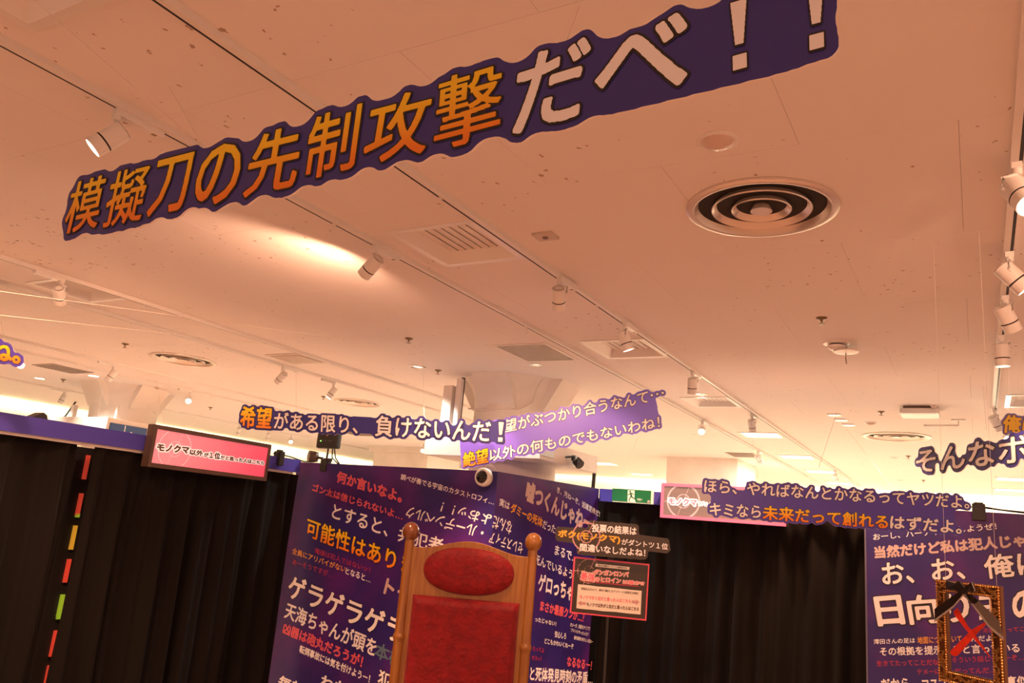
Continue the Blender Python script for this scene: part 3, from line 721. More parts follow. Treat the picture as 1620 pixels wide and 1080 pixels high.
# ------------------------------------------------------------------ booth: fascia, curtains, printed walls
t = thing('fascia_board', (-5.1240, 2, 2.1608), 'long blue fascia board above the left black curtains', 'fascia')
bx('board', (-5.1576, -1.5, 2.1625), (-5.1240, 5.21, 2.2717), BAND, t)
bx('support_rail', (-5.1744, -1.5, 2.1440), (-5.1492, 5.1576, 2.1650), WHITE, t)
t = thing('fascia_board', (-1.5520, 6.8460, 2.1608), 'short blue fascia board behind the green exit sign', 'fascia')
bx('board', (-2.998, 6.868, 2.1625), (-.76, 6.8948, 2.2742), BAND, t)

def curtain(p0, p1, z0, z1, label, seed, group='black curtains', amp=.048, pitch=.25):
    rnd = random.Random(seed); p0 = Vector(p0); p1 = Vector(p1); L = (p1 - p0).length; d = (p1 - p0) / L; nrm = Vector((d.y, -d.x, 0))
    nx = max(12, int(L / .012)); nz = 22; ph = [rnd.uniform(0, 6.28) for _ in range(6)]
    def off(s, u):   # u 0 at top
        a = amp * (.35 + .9 * min(1, u * 3 + .15))
        k = s + .012 * math.sin(5 * u + ph[3])
        v = math.sin(2 * PI * k / pitch + 1.4 * math.sin(2 * PI * k / (pitch * 3.3) + ph[0]) + .5 * u) * .62 + .32 * math.sin(2 * PI * k / (pitch * .47) + ph[1] + u) + .35 * math.sin(2 * PI * k / (pitch * 2.2) + ph[2])
        return a * v
    def top(s): return z1 - .012 * abs(math.sin(PI * s / (pitch * 1.6) + ph[4]))
    vs = []; fs = []
    for j in range(nz + 1):
        u = (j / nz) ** 1.5
        for i in range(nx + 1):
            s = L * i / nx; z = top(s) * (1 - u) + z0 * u; vs.append(p0 + d * s + nrm * off(s, u) + Vector((0, 0, z)))
    n = len(vs); vs2 = [v - nrm * .003 for v in vs]
    for j in range(nz):
        for i in range(nx):
            a = j * (nx + 1) + i; fs += [(a, a + 1, a + nx + 2, a + nx + 1), (n + a, n + a + nx + 1, n + a + nx + 2, n + a + 1)]
    o = MB().add(vs + vs2, fs).build('black_curtain', CHART, None, smooth=True, sharp=80); tag(o, label, 'curtain', group); return o
curtain((-5.2080, -1.5, 0), (-5.2080, 3.2172, 0), .01, 2.1566, 'black curtain at the far left of the frame', 1)
curtain((-5.1828, 3.3264, 0), (-5.1828, 5.27, 0), .01, 2.1566, 'black curtain below the pink lightbox', 2)
curtain((-3.25, 6.965, 0), (-.55, 6.965, 0), .01, 2.20, 'black curtain below the green exit sign and right lightbox', 3)
t = thing('light_strip', (-5.3928, 3.3852, 0), 'strip of red, yellow and green blocks seen through the curtain gap', 'garland')
bx('backing', (-5.4264, 3.1920, .0), (-5.4096, 3.6960, 2.1440), BLACKP, t)
zs = [(720, 758, 'r'), (780, 815, 'r'), (812, 818, 'g'), (831, 869, 'y'), (884, 921, 'r'), (940, 975, 'g'), (973, 979, 'g'), (997, 1038, 'r'), (1052, 1090, 'r')]
GC = {'r': ((.75, .06, .04), (1, .10, .05)), 'y': ((.7, .4, .03), (1, .55, .05)), 'g': ((.3, .5, .02), (.5, .8, .05))}
for a, b, c in zs:
    pa = at(139 - .185 * (a - 727), a, X=-5.4012); pb = at(139 - .185 * (b - 727), b, X=-5.4012)
    o = bx('colour_block', (-5.4054, pa.y - .016, pb.z), (-5.3928, pa.y + .012, pa.z), mat('block_' + {'r': 'red', 'y': 'yellow', 'g': 'green'}[c], GC[c][0], .5, emit=GC[c][1], est=.28), t)

ZT = 2.2717
PF = Plane((-5.3256, 5.4180, 0), (1, 0, 0)); PS = Plane((-3.2340, 5.4180, 0), (.235, 1.44, 0)); PR = Plane((-.74, 6.8040, 0), (1, 0, 0))
front = thing('graphic_wall', (-4.2840, 5.4348, 0), 'purple wall of Japanese phrases facing the camera behind the chair', 'graphic wall')
bx('panel', (-5.37, 5.4180, 0), (-3.2340, 5.4516, ZT), PANELM, front)
side = thing('graphic_wall', (-3.2508, 6.1320, 0), 'purple side wall of Japanese phrases receding right of the chair', 'graphic wall')
MB().prism([PS.to3(0, 0, -.0005), PS.to3(1.46, 0, -.0005), PS.to3(1.46, ZT, -.0005), PS.to3(0, ZT, -.0005)], -PS.N * .034).build('panel', PANELM, side)
right = thing('graphic_wall', (1, 6.8208, 0), 'purple wall of Japanese phrases at the right behind the gold frame', 'graphic wall')
bx('panel', (-.74, 6.8040, 0), (2.6880, 6.8460, 2.2574), PANELM, right)
bx('edge_strip', (-.752, 6.8023, 0), (-.740, 6.8477, 2.2574), mat('aluminium_edge', (.13, .12, .18), .4), right)

A_ = (430, 730, 5.4); B_ = (430, 900, 6.0); C_ = (620, 730, 6.75); D_ = (780, 740, 6.75); E_ = (820, 900, 6.0); R1 = (1370, 800, 6.48); R2 = (1370, 920, 6.48)
W0 = WTXT
FRONT = [
 ('何か言いなよ。', (553, 172), (1105, 350), (567, 78), A_, PINKTXT, .042, None),
 ('ゴン太は信じられないよ…', (345, 250), (1113, 500), (356, 185), A_, PINKTXT, .03, None),
 ('とすると、', (510, 480), (985, 640), (532, 360), A_, W0, .014, None),
 ('共犯者の', (60, 845), (700, 1035), (85, 690), C_, W0, .014, None),
 ('可能性はあります', (290, 632), (1365, 1055), (312, 478), A_, OTXT, .018, .05),
 ('俺様は犯人ではないッ！', (365, 780), (838, 950), (372, 733), A_, RTXT, .008, None),
 ('全員にアリバイがない', (172, 785), (628, 948), (180, 733), A_, YTXT, .014, None),
 ('となると…', (630, 957), (842, 1035), (637, 903), A_, W0, .014, None),
 ('あーそうですが…', (175, 875), (520, 992), (182, 826), A_, RTXT, .010, None),
 ('ゲラゲラゲラ', (148, 258), (1240, 722), (182, 48), B_, W0, .022, .05),
 ('天海ちゃんが頭を', (115, 458), (975, 832), (150, 310), B_, W0, .020, None),
 ('本棚', (965, 832), (1230, 948), (1000, 688), B_, BLUETXT, .020, None),
 ('凶器は砲丸だろうが！', (103, 605), (850, 935), (125, 505), B_, PINKTXT, .034, None),
 ('転倒事故には気を付けようー！', (260, 790), (925, 1080), (273, 718), B_, W0, .030, None),
 ('毎朝', (55, 1115), (290, 1210), (80, 1003), B_, W0, .020, None),
 ('わた', (460, 1110), (700, 1200), (478, 1000), B_, W0, .024, None),
 ('犯人', (1000, 1110), (1270, 1215), (1025, 952), B_, W0, .018, .05),
 ('トイレ', (1062, 228), (1480, 385), (1098, 88), B_, PTXT, .034, None),
 ('調べが奏でる宇宙のカタストロフィ…', (93, 190), (1085, 462), (103, 128), C_, W0, .014, None),
 ('・ルーデンベルク', (995, 700), (175, 472), (960, 832), C_, W0, .010, None),
 ('よおッ！！', (1075, 568), (548, 425), (1040, 682), C_, W0, .010, None),
]
SIDE = [
 ('なんだ', (1285, 645), (1085, 570), (1268, 778), C_, W0, .010, None),
 ('セレスティア', (1405, 868), (1050, 742), (1388, 985), C_, W0, .010, None),
 ('嘘つくんじゃねー', (342, 340), (1020, 690), (372, 135), D_, PTXT, .044, None),
 ('き、汚ねーぞ、活躍泥棒だ！', (680, 262), (1135, 525), (686, 195), D_, W0, .012, None),
 ('実は', (62, 402), (170, 448), (74, 318), D_, W0, .014, None),
 ('ダミーの死体', (182, 470), (520, 635), (200, 368), D_, YTXT, .026, None),
 ('だったん', (523, 640), (700, 720), (540, 553), D_, W0, .014, None),
 ('まるで…', (655, 922), (890, 1010), (665, 820), D_, W0, .016, None),
 ('死んでいるようだ', (437, 1020), (905, 1215), (445, 920), D_, W0, .016, None),
 ('ゲロっちゃ', (182, 205), (505, 300), (200, 40), E_, W0, .034, None),
 ('まさか最原クンが…？', (203, 392), (620, 505), (212, 296), E_, PINKTXT, .036, None),
 ('ったじゃない！', (155, 495), (355, 542), (160, 450), E_, W0, .014, None),
 ('オメーが、自前のナイフで', (490, 545), (675, 584), (495, 505), E_, W0, .014, None),
 ('ブスリとやったんだ！', (497, 592), (660, 634), (500, 560), E_, W0, .014, None),
 ('最低最悪の恐ろしい奴なー', (527, 665), (705, 706), (530, 630), E_, W0, .014, None),
 ('安心しろ', (343, 645), (450, 664), (347, 585), E_, W0, .016, None),
 ('どこもかわいくねーぞ', (247, 705), (520, 758), (250, 655), E_, W0, .016, None),
 ('たってよ', (135, 772), (240, 792), (140, 730), E_, RTXT, .02, None),
 ('だろッ！', (125, 860), (215, 870), (130, 820), E_, RTXT, .02, None),
 ('なるなるー！', (458, 917), (690, 957), (468, 828), E_, PINKTXT, .034, None),
 ('と死体発見時刻の矛盾…', (108, 1055), (700, 1095), (116, 925), E_, W0, .026, None),
]
RIGHT = [
 ('おーし、パーティーにしようぜ！', (78, 352), (1340, 242), (72, 288), R1, W0, .014, None),
 ('当然だけど私は犯人じゃない', (97, 537), (1960, 385), (86, 420), R1, PTXT, .044, None),
 ('お、', (175, 808), (495, 785), (160, 592), R1, W0, .020, .05),
 ('お、', (685, 768), (1018, 745), (668, 552), R1, W0, .020, .05),
 ('俺は', (1230, 745), (1840, 692), (1200, 510), R1, W0, .018, .05),
 ('日', (137, 445), (395, 428), (88, 162), R2, W0, .030, .06),
 ('向', (462, 432), (750, 415), (414, 150), R2, W0, .026, .06),
 ('り', (835, 412), (1060, 400), (815, 135), R2, W0, .026, .06),
 ('ヨ', (1168, 398), (1290, 390), (1160, 150), R2, W0, .026, .06),
 ('の', (1525, 388), (1800, 372), (1488, 105), R2, W0, .030, .06),
 ('足が', (1200, 520), (1310, 515), (1198, 473), R2, RTXT, .014, None),
 ('ってこと', (1452, 512), (1690, 500), (1448, 468), R2, RTXT, .014, None),
 ('澪田さんの足は', (82, 640), (505, 625), (78, 590), R2, W0, .014, None),
 ('地面についていて', (530, 635), (985, 618), (526, 565), R2, YTXT, .018, None),
 ('たんだよ', (1010, 615), (1290, 606), (1005, 558), R2, W0, .016, None),
 ('その根拠を提示しろと言っている', (146, 758), (1575, 722), (140, 672), R2, W0, .020, None),
 ('生きてたってことだな', (112, 864), (745, 850), (108, 808), R2, RTXT, .016, None),
 ('そういう話じゃねーぞ…', (885, 830), (1620, 802), (880, 772), R2, RTXT, .016, None),
 ('テメーに', (526, 950), (760, 945), (523, 898), R2, RTXT, .016, None),
 ('だってんだ…', (915, 942), (1330, 932), (912, 888), R2, RTXT, .016, None),
 ('だから、', (160, 1100), (490, 1092), (153, 997), R2, W0, .030, None),
 ('コスプレの', (580, 1098), (1010, 1088), (573, 992), R2, W0, .030, None),
 ('真似は', (1440, 1080), (1780, 1070), (1434, 970), R2, W0, .026, None),
]
for lst, pl, root in ((FRONT, PF, front), (SIDE, PS, side), (RIGHT, PR, right)):
    for tx, bl, br, tl, z, m, wt, st in lst:
        Run(pl, tx, bl, br, tl, z, m, wt, st, res=60 if (wt < .02 or st) else 50).make(root)

# ------------------------------------------------------------------ hanging cut-out signs
def anchor(root, pl, px, cx, cy, m=None):
    """two nylon lines from a point of the sign to the ceiling"""
    a = pl.to2(*px); p = pl.to3(a[0], a[1], -.003); MB().tube([p, (cx, cy, H)], .0010, 4).build('nylon_line', STRING, root)

def sign(name, label, pl, runs, border, close, res, m, polys=(), thick=.006, lines=(), group=None, res_t=56):
    bot = runs[0].pl.to3(*runs[0].o); t = thing(name, tuple(bot), label, 'hanging sign', group)
    cut_board(pl, runs, border, close, res, m, t, thick, polys)
    for r in runs: r.make(t)
    for px, cx, cy in lines: anchor(t, pl, px, cx, cy)
    return t

# the big one
P1 = Plane((-2.6, 1.36, 2.6), (1, 0, 0))
S = lambda tx, bl, br, tl, m, w=.02, st=.045, z=None: Run(P1, tx, bl, br, tl, z, m, w, st, res=110)
z1 = (0, 0, 2.7); z2 = (540, 0, 2.7); z3 = (1080, 0, 2.7)
runs = [S('模', (268, 1003), (414, 970), (318, 785), OTXT, .008, .036, z=z1), S('擬', (437, 974), (602, 940), (487, 742), OTXT, .008, .036, z=z1), S('刀', (628, 926), (787, 893), (674, 692), OTXT, .014, .042, z=z1),
        S('の', (824, 890), (1006, 852), (866, 645), OTXT, .014, .042, z=z1), S('先', (1040, 845), (1258, 800), (1088, 582), OTXT, .012, .04, z=z1),
        S('制', (480, 286), (560, 266), (495, 187), OTXT, .010, .038), S('攻', (573, 263), (672, 241), (590, 163), OTXT, .012, .04), S('撃', (687, 241), (791, 215), (695, 128), OTXT, .006, .032),
        S('だ', (811, 213), (924, 182), (824, 95), WTXT, .020, .046), S('べ', (941, 165), (1084, 131), (950, 58), WTXT, .020, .046),
        S('！', (1158, 113), (1184, 106), (1156, 7), WTXT, .002, .030), S('！', (1279, 81), (1306, 74), (1277, -27), WTXT, .002, .030)]
pp = lambda *ps: [P1.to2(*p) for p in ps]
sign('hanging_sign', 'big navy cut-out sign with yellow to orange and white Japanese lettering across the top', P1, runs, .025, .05, 380, NAVY,
     polys=[pp((935, 120), (1240, 35), (1260, 90), (960, 165))], thick=.007,
     lines=[((320, 232), *at(268, 137, Z=H).xy), ((858, 163), *at(930, -25, Z=H).xy), ((320, 232), -2.35, 1.0)])

def vplane(pa, pb):
    """vertical board through two points"""
    pa = Vector(pa); pb = Vector(pb); U = pb - pa; return Plane(pa, U)
def hplane(a, b, Z):
    return vplane(at(*a, Z=Z), at(*b, Z=Z))

P2 = hplane((385, 680), (785, 704), 2.38); Z6 = (360, 580, 3.522)
runs = [Run(P2, '希望', (70, 333), (242, 345), (78, 220), Z6, OTXT, .024, .055), Run(P2, 'がある限り、', (258, 346), (724, 374), (264, 252), Z6, WTXT, .017, .046),
        Run(P2, '負けないんだ', (822, 385), (1462, 420), (832, 272), Z6, WTXT, .017, .046), Run(P2, '！', (1505, 415), (1534, 417), (1511, 308), Z6, WTXT, .006, .028)]
q = lambda pl, z, *ps: [pl.to2(z[0] + p[0] / z[2], z[1] + p[1] / z[2]) for p in ps]
sign('hanging_sign', 'long single-line navy sign starting with an orange word, left of centre', P2, runs, .020, .02, 260, NAVY,
     polys=[q(P2, Z6, (700, 290), (850, 300), (850, 362), (700, 352)), q(P2, Z6, (1440, 330), (1530, 335), (1530, 390), (1440, 388))],
     lines=[((468, 650), *at(468, 560, Z=H).xy), ((671, 658), *at(668, 560, Z=H).xy)])

d3 = 5.6; P3 = Plane(at(735, 738, d=d3), at(1045, 672, d=d3) - at(735, 738, d=d3), V=(0.05, 0, 1)); Z7 = (700, 580, 4.05)
runs = [Run(P3, '希望と絶', (140, 478), (385, 427), (136, 395), Z7, WTXT, .018, .050), Run(P3, '望がぶつかり合うなんて', (400, 422), (1320, 230), (396, 340), Z7, WTXT, .018, .050),
        Run(P3, '…', (1335, 190), (1418, 172), (1333, 178), Z7, WTXT, .02, .06), Run(P3, '絶望', (135, 642), (295, 610), (130, 552), Z7, OTXT, .022, .055),
        Run(P3, '以外の何ものでもないわね！', (303, 607), (1393, 390), (300, 530), Z7, WTXT, .018, .050)]
sign('hanging_sign', 'tilted two-line violet sign in front of the middle pillar', P3, runs, .017, .012, 240, VIOLET,
     polys=[q(P3, Z7, (125, 440), (1345, 180), (1375, 330), (135, 600))], lines=[((823, 655), *at(800, 590, Z=H).xy), ((1020, 612), *at(960, 585, Z=H).xy)])

d4 = 5.6; P4 = Plane(at(1115, 798, d=d4), at(1520, 842, d=d4) - at(1115, 798, d=d4)); Z8 = (1000, 720, 2.613)
runs = [Run(P4, 'ほら、やればなんとかなるってヤツだよ。', (297, 152), (1392, 220), (300, 100), Z8, WTXT, .017, .046), Run(P4, 'キミなら', (320, 247), (530, 259), (323, 196), Z8, WTXT, .017, .046),
        Run(P4, '未来だって創れる', (540, 264), (1056, 304), (541, 208), Z8, OTXT, .024, .05), Run(P4, 'はずだよ。', (1066, 302), (1360, 324), (1069, 248), Z8, WTXT, .024, .05)]
sign('hanging_sign', 'level two-line violet sign in front of the right lightbox', P4, runs, .019, .012, 240, PURPLE,
     polys=[q(P4, Z8, (335, 150), (1320, 215), (1320, 290), (335, 235))], lines=[((1200, 757), *at(1182, 640, Z=H).xy), ((1410, 768), *at(1325, 660, Z=H).xy)])

P5 = hplane((1485, 746), (1610, 733), 2.49); Z9 = (1420, 640, 8.1)
runs = [Run(P5, 'そんなボ', (248, 872), (1705, 720), (240, 588), Z9, WTXT, .014, .040)]
sign('hanging_sign', 'near navy sign with cream lettering cut off at the right edge', P5, runs, .028, .02, 240, NAVY, lines=[((1560, 680), *at(1555, 610, Z=H).xy)])
d6 = 6.6; P6 = Plane(at(1590, 685, d=d6), at(1640, 692, d=d6) - at(1590, 685, d=d6))
sign('hanging_sign', 'small violet sign with yellow lettering above the near right sign', P6, [Run(P6, '俺は', (1342, 350), (1790, 385), (1366, 132), Z9, mat('yellow_ink', (.86, .52, .05), .5), .036, .06)], .024, .015, 240, mat('light_violet_print', (.22, .18, .50), .4),
     lines=[((1597, 650), *at(1596, 560, Z=H).xy)])
d7 = 4.6; P7 = Plane(at(0, 570, d=d7), at(34, 576, d=d7) - at(0, 570, d=d7)); Z5 = (0, 520, 6.75)
sign('hanging_sign', 'tail of a violet sign with orange lettering at the left edge', P7, [Run(P7, 'ね。', (-100, 330), (212, 372), (-90, 130), Z5, OTXT, .036, .05)], .022, .015, 260, PURPLE, lines=[((10, 545), *at(-10, 470, Z=H).xy)])

# ------------------------------------------------------------------ lightboxes
def quad_on(pl, z, pts, name, m, parent, h=.001, th=.0):
    P = [pl.to2(z[0] + p[0] / z[2], z[1] + p[1] / z[2]) for p in pts]
    b = MB()
    if th: b.prism([pl.to3(a[0], a[1], h) for a in P], pl.N * th)
    else: b.add([pl.to3(a[0], a[1], h) for a in P], [tuple(range(len(P)))])
    return b.build(name, m, parent)
def ring_on(pl, c, r, wd, m, parent, h, clip=None, name='printed_ring'):
    R0 = max(r) if isinstance(r, (list, tuple)) else r
    res = 300; x0, y0, x1, y1 = clip if clip else (c[0] - R0 * 1.3, c[1] - R0 * 1.3, c[0] + R0 * 1.3, c[1] + R0 * 1.3)
    cv = Canvas(x0 - .01, y0 - .01, x1 + .01, y1 + .01, res)
    for rr, ww in zip(r if isinstance(r, (list, tuple)) else [r], wd if isinstance(wd, (list, tuple)) else [wd]): cv.circle(c, rr + ww / 2, rr - ww / 2)
    for a in (1.2, 1.2 + PI, -.35 + PI * .13, PI + .06): cv.seg(c + .25 * R0 * np.array([math.cos(a), math.sin(a)]), c + 1.35 * R0 * np.array([math.cos(a), math.sin(a)]), .0022)
    Y, X = np.mgrid[0:cv.h, 0:cv.w]
    if clip: cv.m &= (X / res + cv.x0 > x0) & (X / res + cv.x0 < x1) & (Y / res + cv.y0 > y0) & (Y / res + cv.y0 < y1)
    L = contours(cv.field(4), 0)
    return loops_mesh(L, lambda x, y, z: pl.to3(x / res + cv.x0, y / res + cv.y0, h), name, m, parent)

LBF = mat('bronze_frame', (.10, .06, .045), .45)
ZL = (220, 660, 7.364); PLB = Plane((-5.04, 3.612, 2.06), (0, 1, 0))
t = thing('lightbox_sign', (-5.0652, 5, 2.0516), 'pink lightbox sign in a dark frame on the left fascia', 'lightbox')
ya, yb, za, zb = 3.6490, 4.7611, 2.0524, 2.3515
bx('housing', (-5.1156, ya, za), (-5.0501, yb, zb), LBF, t)
fr = MB(); s = .030
for lo, hi in [((-5.0568, ya, za), (-5.0358, yb, za + s)), ((-5.0568, ya, zb - s), (-5.0358, yb, zb)), ((-5.0568, ya, za + s), (-5.0358, ya + s * .8, zb - s)), ((-5.0568, yb - s * .8, za + s), (-5.0358, yb, zb - s))]:
    fr.box((Vector(lo) + Vector(hi)) / 2, Vector(hi) - Vector(lo))
fr.build('frame', LBF, t)
scr = MB().add([(-5.0467, ya + .02, za + .02), (-5.0467, yb - .02, za + .02), (-5.0467, yb - .02, zb - .02), (-5.0467, ya + .02, zb - .02)], [(0, 1, 2, 3)]).build('screen', grad_mat('pink_screen', (.85, .28, .32), (.88, .10, .17), .3, .55), t)
ga = scr.data.attributes.new('grad', 'FLOAT', 'POINT'); ga.data.foreach_set('value', [.0, 1, .9, .0])
c2 = PLB.to2(220 + 425 / 7.364, 660 + 370 / 7.364); clip = (ya + .026 - 3.6120, za + .032 - 2.0600, yb - .03 - 3.6120, zb - .032 - 2.0600)
ring_on(PLB, c2, [.139, .055], [.009, .007], mat('pale_pink_glow', (.9, .5, .55), .4, emit=(1, .42, .46), est=.45), t, -.006, clip)
WST = mat('white_glow_stroke', (.95, .9, .85), .4, emit=(1, .88, .80), est=.55); BRT = mat('brown_ink', (.13, .06, .04), .5)
for tx, bl, br, tl, wt in [('モノクマ', (214, 386), (582, 420), (220, 306), .055), ('以外', (592, 434), (745, 452), (597, 372), .045), ('が', (757, 458), (810, 464), (760, 408), .045), ('１位', (824, 473), (946, 486), (829, 402), .045), ('だと思った人はこちら', (950, 487), (1457, 556), (953, 440), .045)]:
    Run(PLB, tx, bl, br, tl, ZL, BRT, wt, .19, smat=WST, res=50).make(t, h=-.004)

ZR = (950, 730, 9.529); PLR = Plane((-2.394, 6.737, 2.018), (1, 0, 0))
t = thing('lightbox_sign', (-1.5520, 6.7788, 2.0516), 'pink-framed lightbox sign with grey screen on the back fascia', 'lightbox')
PKF = mat('pink_lit_frame', (.9, .15, .25), .4, emit=(1, .16, .25), est=.75)
xa, xb, za, zb = -2.3621, -1.3205, 2.0516, 2.3456
bx('housing', (xa, 6.7494, za), (xb, 6.8628, zb), BLACKP, t)
fr = MB(); s = .024
for lo, hi in [((xa, 6.7326, za), (xb, 6.7494, za + s)), ((xa, 6.7326, zb - s), (xb, 6.7494, zb)), ((xa, 6.7326, za + s), (xa + s, 6.7494, zb - s)), ((xb - s, 6.7326, za + s), (xb, 6.7494, zb - s))]:
    fr.box((Vector(lo) + Vector(hi)) / 2, Vector(hi) - Vector(lo))
fr.build('frame', PKF, t)
bx('screen', (xa + s, 6.7435, za + s), (xb - s, 6.7486, zb - s), mat('grey_screen', (.18, .13, .11), .3, emit=(1, .75, .65), est=.16), t)
c2 = PLR.to2(950 + 1245 / 9.529, 730 + 595 / 9.529)
ring_on(PLR, c2, [.139, .057], [.014, .008], mat('grey_pink_glow', (.5, .4, .4), .4, emit=(1, .75, .75), est=.35), t, -.006, (xa + s + 2.394, za + s - 2.018, xb - s + 2.394, zb - s - 2.018))
WHG = mat('white_glow', (.95, .9, .9), .4, emit=(1, .92, .88), est=.95); PKI = mat('pink_ink_glow', (.85, .25, .32), .5, emit=(1, .3, .35), est=.35)
for tx, bl, br, tl, wt in [('モノクマ', (1030, 636), (1448, 664), (1030, 545), .05), ('が１位だと思った人はこちら', (1480, 660), (2560, 742), (1482, 604), .03)]:
    Run(PLR, tx, bl, br, tl, ZR, PKI if wt > .04 else PKI, wt, .20, smat=WHG, res=50).make(t, h=-.004)

# exit sign
t = thing('exit_sign', (-2.6628, 6.8544, 2.1440), 'green emergency exit sign with running man on the back fascia', 'sign')
GRN = mat('exit_green', (.01, .16, .055), .4, emit=(.01, .3, .1), est=.12); EXW = mat('exit_white', (.8, .8, .6), .4, emit=(1, .9, .65), est=.35)
PE = Plane((-2.8560, 6.8443, 2.1440), (1, 0, 0)); ZE = ZR
bx('housing', (-2.8560, 6.8460, 2.1625), (-2.4738, 6.8712, 2.2834), EXW, t)
quad_on(PE, ZE, [(182, 402), (764, 440), (758, 630), (172, 590)], 'green_face', GRN, t, h=.0012)
quad_on(PE, ZE, [(412, 430), (517, 434), (512, 560), (535, 618), (408, 608)], 'white_door', EXW, t, h=.0022)
e2 = lambda x, y: PE.to2(ZE[0] + x / ZE[2], ZE[1] + y / ZE[2])
cv = Canvas(0, 0, .46, .20, 700)
for a, b, r in [((450, 452), (450, 452), .0075), ((457, 478), (467, 515), .0075), ((455, 478), (435, 492), .0035), ((435, 492), (418, 500), .003), ((462, 478), (485, 480), .0035), ((485, 480), (502, 500), .003),
                ((465, 515), (482, 540), .0048), ((482, 540), (512, 558), .0038), ((465, 515), (450, 548), .0048), ((450, 548), (430, 580), .004), ((430, 580), (442, 600), .003)]: cv.seg(e2(*a), e2(*b), r)
loops_mesh(contours(cv.field(4), 0), lambda x, y, z: PE.to3(x / 700, y / 700, .0034), 'running_figure', mat('exit_dark_green', (.01, .09, .035), .5), t)
Run(PE, '非常口', (550, 578), (630, 584), (550, 552), ZE, EXW, .02).make(t, h=.0026); Run(PE, 'EXIT', (566, 592), (610, 595), (566, 584), ZE, EXW, .02).make(t, h=.0026)
c = e2(727, 602); MB().lathe(PE.to3(c[0], c[1], .001), -PE.N * -1, [(.013, 0), (.013, .003)], 20).build('test_button', mat('button_grey', (.5, .5, .42), .5), t)

# ------------------------------------------------------------------ black notice board and poster on a stand
ZF = (870, 810, 6.0); dP = 5.7
PP = Plane(at(901, 969, d=dP), at(1022.5, 981.7, d=dP) - at(901, 969, d=dP)); Pz = PP
DKB = mat('dark_brown_print', (.040, .026, .020), .35); PINKF = mat('hot_pink', (.80, .09, .16), .45); PAPER = mat('paper_white', (.78, .72, .64), .6); PIL = mat('pink_line', (.55, .30, .30), .5)
tp = thing('notice_poster', tuple(at(960, 975, d=dP)), 'black poster with pink border and white note beside the chair', 'poster')
quad_on(PP, ZF, [(188, 955), (915, 1030), (946, 492), (228, 420)], 'poster_board', PINKF, tp, h=-.012, th=.010)
quad_on(PP, ZF, [(203, 942), (903, 1014), (932, 506), (241, 437)], 'printed_face', DKB, tp, h=0, th=.001)
quad_on(PP, ZF, [(250, 910), (300, 917), (400, 925), (500, 938), (620, 945), (740, 960), (860, 970), (871, 745), (760, 735), (600, 716), (450, 704), (350, 690), (266, 683)], 'white_note', PAPER, tp, h=.0015)
quad_on(PP, ZF, [(430, 515), (752, 548), (756, 520), (433, 487)], 'white_header', PAPER, tp, h=.0015)
quad_on(PP, ZF, [(275, 655), (870, 712), (800, 694), (290, 645)], 'red_underline', mat('deep_red', (.35, .02, .05), .5), tp, h=.0015)
c2 = PP.to2(870 + 372 / 6, 810 + 560 / 6); ring_on(PP, c2, [.083, .035], [.004, .003], PIL, tp, .0022)
PKT = mat('poster_pink_ink', (.80, .16, .22), .5)
for tx, bl, br, tl, m, wt, st in [('展示会連動アンケート投票受付中', (455, 512), (730, 540), (456, 495), BRT, .02, None), ('ダンガンロンパ', (415, 590), (742, 615), (421, 542), PKT, .03, .09), ('最強', (290, 640), (420, 655), (297, 565), PKT, .03, .10),
        ('のヒロイン', (428, 655), (670, 672), (430, 612), PKT, .03, .09), ('は誰か!?', (692, 678), (892, 695), (694, 640), PKT, .03, .09),
        ('展覧会公式Xにて、事前に集計したアンケートの結果を大発表！', (295, 735), (838, 782), (297, 712), BRT, .016, None), ('モノクマが１位だと思った人はこちら', (282, 818), (765, 862), (284, 784), PKT, .03, None), ('モノクマ以外が１位だと思った人はこちら', (348, 890), (842, 937), (350, 855), BRT, .04, None)]:
    Run(PP, tx, bl, br, tl, ZF, m, wt, st, smat=PAPER, res=44).make(tp, h=.003)
for pts in ([(776, 835), (818, 840), (819, 826), (851, 852), (815, 880), (816, 866), (776, 862)], [(262, 858), (298, 838), (297, 850), (342, 854), (341, 878), (296, 874), (296, 890)]):
    quad_on(PP, ZF, pts, 'arrow', PIL, tp, h=.0032)
pc = at(962, 975, d=dP)
MB().tube([pc - PP.N * .02, Vector((pc.x, pc.y, .03)) - PP.N * .02], .011, 10).build('stand_pole', BLACKP, tp)
MB().lathe(Vector((pc.x, pc.y, 0)) - PP.N * .02, (0, 0, 1), [(.17, 0), (.17, .008), (.02, .02)], 32).build('stand_base', BLACKP, tp)
bx('back_bracket', Vector((pc.x - .02, pc.y, pc.z)) - PP.N * .03, Vector((pc.x + .02, pc.y + .012, pc.z + .45)) - PP.N * .03, BLACKP, tp)

PN = Plane(at(878, 848, d=dP), at(1062, 872, d=dP) - at(878, 848, d=dP))
runs = [Run(PN, '投票の結果は', (398, 184), (817, 217), (402, 110), ZF, WTXT, .034, .05), Run(PN, 'ボク(モノクマ)', (78, 243), (662, 303), (82, 166), ZF, mat('yellow_ink', (.86, .55, .05), .5), .030, .06, smat=mat('ochre', (.5, .2, .02), .5)),
        Run(PN, 'がダントツ１位', (680, 308), (1118, 356), (682, 250), ZF, WTXT, .020, .04), Run(PN, '間違いなしだよね！', (285, 367), (903, 422), (288, 296), ZF, WTXT, .026, .045)]
tn = thing('notice_board', tuple(at(960, 870, d=dP)), 'dark brown cut-out board with three lines above the poster', 'notice board')
cut_board(PN, runs, .020, .014, 300, DKB, tn, .006, polys=[q(PN, ZF, (395, 105), (820, 140), (815, 225), (390, 190)), q(PN, ZF, (80, 165), (420, 180), (1110, 275), (1105, 362), (660, 315), (80, 250)), q(PN, ZF, (282, 300), (900, 350), (895, 425), (282, 378))])
